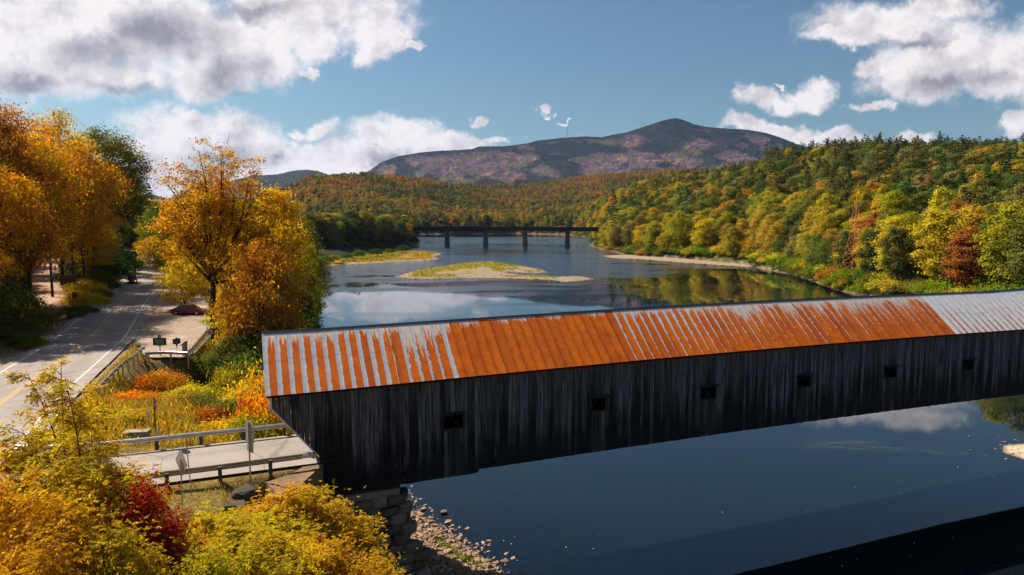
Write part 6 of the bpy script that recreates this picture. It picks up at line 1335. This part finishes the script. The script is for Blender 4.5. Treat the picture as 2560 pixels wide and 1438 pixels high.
# shrubs along the right bank and the left bar
sh = []
for d0, sp in ((1.4, 4.4), (5.5, 5.0), (10.5, 6.5)):
    tcur = 0; pts = np.array(RIGHT_SHORE[9:], float)
    pth = smooth_path(pts, sp)
    tg = np.gradient(pth, axis=0); tg /= np.linalg.norm(tg, axis=1)[:, None]
    for p_, t_ in zip(pth, tg):
        if p_[1] < 118 or p_[1] > 520 or p_[0] / p_[1] > .82: continue
        x = p_[0] - t_[1] * d0 + gen_.uniform(-1.5, 1.5); y = p_[1] + t_[0] * d0 + gen_.uniform(-2, 2)
        if sdf(RIVER, np.array([x]), np.array([y]))[0] > -.6 or (sdf(RIGHTBAR, np.array([x]), np.array([y]))[0] > -.5 and d0 < 5): continue
        sh.append((x, y, d0))
sh = [s_ for s_ in sh if gen_.random() < .93][:298]; gs2 = {}
for x, y, d0 in sh:
    r = gen_.random(); cn = 'yellow-green' if r < .45 else 'green' if r < .62 else 'yellow' if r < .78 else 'olive green' if r < .9 else 'rust' if r < .95 else 'orange'
    gs2.setdefault((cn, 'waterside' if d0 < 5 else 'second' if d0 < 9 else 'innermost'), []).append((x, y))
for (cn, rw), lst in gs2.items():
    lst.sort(key=lambda t: t[0] / t[1])
    for i, (x, y) in enumerate(lst):
        sc = gen_.uniform(.7, 1.2) * (.9 if rw == 'waterside' else 1.25); tn = jit((.17, .21, .016) if cn == 'yellow-green' else (.09, .15, .018) if cn == 'green' else PAL[cn], gen_, .12)
        place('shrub', '%s vine-covered shrub in the %s row of the right bank' % (cn, rw) + ('' if len(lst) == 1 else ', %s from the left' % ordn(i)), 'shrub', (S1, S2)[i % 2], (x, y, gz(x, y) - .2), gen_.uniform(0, 6.28), sc, tn, 'vine-covered shrubs on the right bank', names=('stems', 'foliage'))
k_ = 0
for (px, y_, D, cn, s_) in [(815, 0, 318, 'green', .9), (838, 0, 335, 'greyish olive', .8), (868, 0, 352, 'green', .9), (900, 0, 372, 'green', 1.0), (940, 0, 392, 'dark green', 1.0), (975, 0, 410, 'green', .8), (800, 0, 300, 'yellow-green', .9), (1010, 0, 440, 'dark green', 1.1)]:
    D *= 1.088; X, Y, z = gpt(px, D); place('shrub', '%s shrub at the back of the left gravel flat, %s from the left' % (cn, ordn([6, 0, 1, 2, 3, 4, 5, 7].index(k_))), 'shrub', S1, (X, Y, max(z, .3)), g.uniform(0, 6), s_, jit(PAL[cn], g), 'shrubs behind the left gravel flat', names=('stems', 'foliage')); k_ += 1
# everything beyond: one mass of small trees, instanced from trees that stand in the scene
F1 = broadleaf(81, 16, 6.2, 1, 9, 6, 15, 1.7, .3, lobe=(.4, .55)); F2 = broadleaf(82, 17, 5.4, 1, 8, 6, 15, 1.7, .3, lobe=(.4, .55), shape=.6); F3 = pine(83, 22, 4.2, 2, 9, 5, 8, 1.9)
far = []
for (x0, x1, y0, y1, sp) in ((-1100, 1100, 1000, 1500, 10.0), (-1500, 1500, 1500, 2500, 12.0)):
    X, Y = scatter(x0, x1, y0, y1, sp, int(y1)); k = infov(X, Y) & (X / Y < .52); X, Y = X[k], Y[k]; Z, s, *_ = ground(X, Y, True); k = s > 4; far.append(np.stack([X, Y, Z], 1)[k])
FA = np.vstack(far); U_ = FA[:, 0] / FA[:, 1]; el = (FA[:, 2] + 16 - CAM_H) / FA[:, 1]; order = np.argsort(FA[:, 1]); vis = np.zeros(len(FA), bool); hor = np.full(1600, -1.0)
for it in items:
    b_ = int((it[0] / it[1] + .82) / 1.64 * 1599); w_ = int(2.5 / it[1] / 1.64 * 1599); e_ = (it[2] + 12 - CAM_H) / it[1]; hor[max(0, b_ - w_):b_ + w_ + 1] = np.maximum(hor[max(0, b_ - w_):b_ + w_ + 1], e_)
for i in order:
    b_ = int((U_[i] + .82) / 1.64 * 1599); w_ = max(1, int(4.0 / FA[i, 1] / 1.64 * 1599)); a0, a1 = max(0, b_ - w_), min(1599, b_ + w_)
    if el[i] > hor[a0:a1 + 1].min() - .0015: vis[i] = True
    hor[b_] = max(hor[b_], (FA[i, 2] + 9 - CAM_H) / FA[i, 1])
FA = FA[vis]
print('individual trees', len(todo), 'rest near', len(rest_), 'far', len(FA), 'shrubs', len(sh))
pts = []; tin = []; scl = []; pid = []
for it in rest_:
    pts.append(it[:3]); tin.append(jit([c_ * .75 + b__ * .25 for c_, b__ in zip(PAL[it[5]], (.15, .13, .06))], gen_, .15)); scl.append(it[6] * 1.08); pid.append((5 if gen_.random() < .45 else 7) if it[4] == 'pine' else int(gen_.integers(3, 5)))
nfa = fbm(FA[:, 0] / 120, FA[:, 1] / 160, 111); nfb = fbm(FA[:, 0] / 45, FA[:, 1] / 70, 112)
# woods going on over the hillside left of the road
hx, hy = scatter(-340, -40, -40, 430, 8.5, 993); hz_, hs, hrd, _, _, hdd, hsd = ground(hx, hy, True); hk = (hsd > 0) & (hrd > 22) & (hdd > 9) & (hx / np.maximum(hy, 1) < -.2) & (np.hypot(hx, hy) > 45)
for x, y, z in zip(hx[hk], hy[hk], hz_[hk]):
    if any(math.hypot(x - o.location.x, y - o.location.y) < 5 for o in LTO): continue
    pts.append((x, y, z)); r = gen_.random(); tin.append(jit(PAL['orange' if r < .3 else 'golden' if r < .6 else 'olive green' if r < .85 else 'yellow-green'], gen_, .15)); scl.append(gen_.uniform(.8, 1.15)); pid.append(int(gen_.integers(3, 5)))
# undergrowth under the trees and along the banks
ux, uy = scatter(-330, 470, 125, 620, 4.6, 991); uz, us_, urd, _, _, _, _ = ground(ux, uy, True)
uk = infov(ux, uy) & (us_ > 1.0) & (us_ < 46) & ~((ux > -100) & (ux < -10) & (uy < 215)) & (urd > 14) & ~(sdf(LEFTBAR, ux, uy) > -4) & ~((sdf(RIGHTBAR, ux, uy) > -.5) & (us_ < 4)) & ~((ux < 20) & (us_ < 8)) & (np.hypot(ux - 116, uy - 231) > 4)
ux2, uy2 = scatter(-300, 300, 700, 1260, 8.0, 992); uz2, us2, *_ = ground(ux2, uy2, True); uk2 = infov(ux2, uy2) & (us2 > 1) & (us2 < 40)
for x, y, z, w_ in [(a, b, c, 1.0) for a, b, c in zip(ux[uk], uy[uk], uz[uk])] + [(a, b, c, 1.9) for a, b, c in zip(ux2[uk2], uy2[uk2], uz2[uk2])]:
    r = gen_.random(); cn = 'green' if r < .35 else 'yellow-green' if r < .65 else 'olive green' if r < .88 else 'golden' if r < .96 else 'rust'
    pts.append((x, y, z - .2)); tin.append(jit([c_ * .85 for c_ in PAL[cn]], gen_, .15)); scl.append(gen_.uniform(.5, 1.0) * w_); pid.append(6)
for i, (x, y, z) in enumerate(FA):
    hi = z > 45; r = gen_.random(); o_ = nfa[i] + (nfb[i] - .5) * .6
    if hi and o_ > .47: cn = 'orange' if r < .20 else 'rust' if r < .34 else 'golden' if r < .60 else 'greyish olive' if r < .88 else 'russet'
    elif o_ > .48: cn = 'golden' if r < .22 else 'yellow-green' if r < .42 else 'greyish olive' if r < .68 else 'olive green' if r < .88 else 'orange'
    else: cn = 'olive green' if r < .4 else 'green' if r < .6 else 'yellow-green' if r < .75 else 'greyish olive'
    pn = gen_.random() < (.16 if o_ < .5 else .05); pts.append((x, y, z)); tin.append(jit((.022, .04, .026) if pn else [c_ * .62 + b__ * .38 for c_, b__ in zip(PAL[cn], (.17, .13, .06))], gen_, .2)); scl.append(gen_.uniform(.6, .95) * (1.05 if y > 1500 else 1.1)); pid.append(2 if pn else int(gen_.integers(0, 2)))
# one real tree of each small kind, whose crowns the mass repeats
src = []
for k, (m_, px, D, cn, lb) in enumerate([(F1, 1210, 1215, 'golden', 'golden tree at the water edge beyond the railway bridge, right of the second pier'), (F2, 1080, 1215, 'yellow', 'slim yellow tree at the water edge beyond the railway bridge, left of the first pier'), (F3, 1255, 1230, 'dark green', 'small dark fir on the far bank seen between the second and third piers')]):
    X, Y, z = gpt(px, D); o = place('pine_tree' if k == 2 else 'autumn_tree', lb, 'tree', m_, (X, Y, max(z, 1)), 0, 1.0, PAL[cn]); src.append(next(c for c in bpy.data.objects if c.parent is o and c.data is m_[1]))
srcn = [o for o in bpy.data.objects if o.name.startswith('crown') and o.data in (T1[1], T3[1], N2[1])]; s3 = [next(o for o in srcn if o.data is mm) for mm in (T1[1], T3[1], N2[1])]
src += s3
src.append(next(o for o in bpy.data.objects if o.name.startswith('foliage') and o.data is S1[1]))
src.append(next(o for o in bpy.data.objects if o.name.startswith('crown') and o.data is N3[1]))
me = bpy.data.meshes.new('forest'); me.from_pydata([tuple(map(float, p)) for p in pts], [], []); 
a_ = me.attributes.new('tint', 'FLOAT_COLOR', 'POINT'); a_.data.foreach_set('color', np.hstack([np.array(tin), np.ones((len(tin), 1))]).astype(np.float32).ravel())
a_ = me.attributes.new('scl', 'FLOAT', 'POINT'); a_.data.foreach_set('value', np.array(scl, np.float32)); a_ = me.attributes.new('pid', 'INT', 'POINT'); a_.data.foreach_set('value', np.array(pid, np.int32)); a_ = me.attributes.new('rot', 'FLOAT', 'POINT'); a_.data.foreach_set('value', gen_.uniform(0, 6.28, len(pts)).astype(np.float32))
fo = link('forest', me, kind='stuff'); ng = bpy.data.node_groups.new('forest', 'GeometryNodeTree'); ng.interface.new_socket('Geometry', in_out='INPUT', socket_type='NodeSocketGeometry'); ng.interface.new_socket('Geometry', in_out='OUTPUT', socket_type='NodeSocketGeometry')
N_, L_ = ng.nodes, ng.links; gi, go = N_.new('NodeGroupInput'), N_.new('NodeGroupOutput'); jn = N_.new('GeometryNodeJoinGeometry')
def nattr(nm, t): a = N_.new('GeometryNodeInputNamedAttribute'); a.data_type = t; a.inputs['Name'].default_value = nm; return a.outputs['Attribute']
rot = N_.new('ShaderNodeCombineXYZ'); L_.new(nattr('rot', 'FLOAT'), rot.inputs[2])
for k, o in enumerate(src):
    oi = N_.new('GeometryNodeObjectInfo'); oi.transform_space = 'ORIGINAL'; oi.inputs['Object'].default_value = o; oi.inputs['As Instance'].default_value = True
    cmp_ = N_.new('FunctionNodeCompare'); cmp_.data_type = 'INT'; cmp_.operation = 'EQUAL'; L_.new(nattr('pid', 'INT'), cmp_.inputs[2]); cmp_.inputs[3].default_value = k
    ip = N_.new('GeometryNodeInstanceOnPoints'); L_.new(gi.outputs[0], ip.inputs['Points']); L_.new(cmp_.outputs[0], ip.inputs['Selection']); L_.new(oi.outputs['Geometry'], ip.inputs['Instance']); L_.new(nattr('scl', 'FLOAT'), ip.inputs['Scale']); L_.new(rot.outputs[0], ip.inputs['Rotation']); L_.new(ip.outputs[0], jn.inputs[0])
L_.new(jn.outputs[0], go.inputs[0]); md = fo.modifiers.new('forest', 'NODES'); md.node_group = ng

# white flecks on the water, bird
mb = MB(); gf = np.random.default_rng(12)
for i in range(46):
    px, py = gf.uniform(1180, 2560), gf.uniform(1150, 1430)
    if py < 1330 - (px - 1280) * .18: continue
    p = at(px, py, WL); r_ = gf.uniform(.02, .05); mb.add([(p[0] - r_, p[1], WL + .012), (p[0], p[1] - r_, WL + .012), (p[0] + r_, p[1], WL + .012), (p[0], p[1] + r_, WL + .02)], [(0, 1, 2), (0, 2, 3)])
mb.build('foam_flecks', M_white, kind='stuff')
# haze: even air round the whole place
hz = MB(); hz.box((0, 0, 530), (24000, 24000, 1070)); hm, n = new_mat('haze'); pv_ = n.new('ShaderNodeVolumePrincipled', {'Color': (.42, .56, .92, 1), 'Density': HAZE, 'Anisotropy': .2}); n.new('ShaderNodeOutputMaterial', {1: pv_.outputs[0]})
if HAZE > 0: hz.build('haze', hm, kind='stuff')
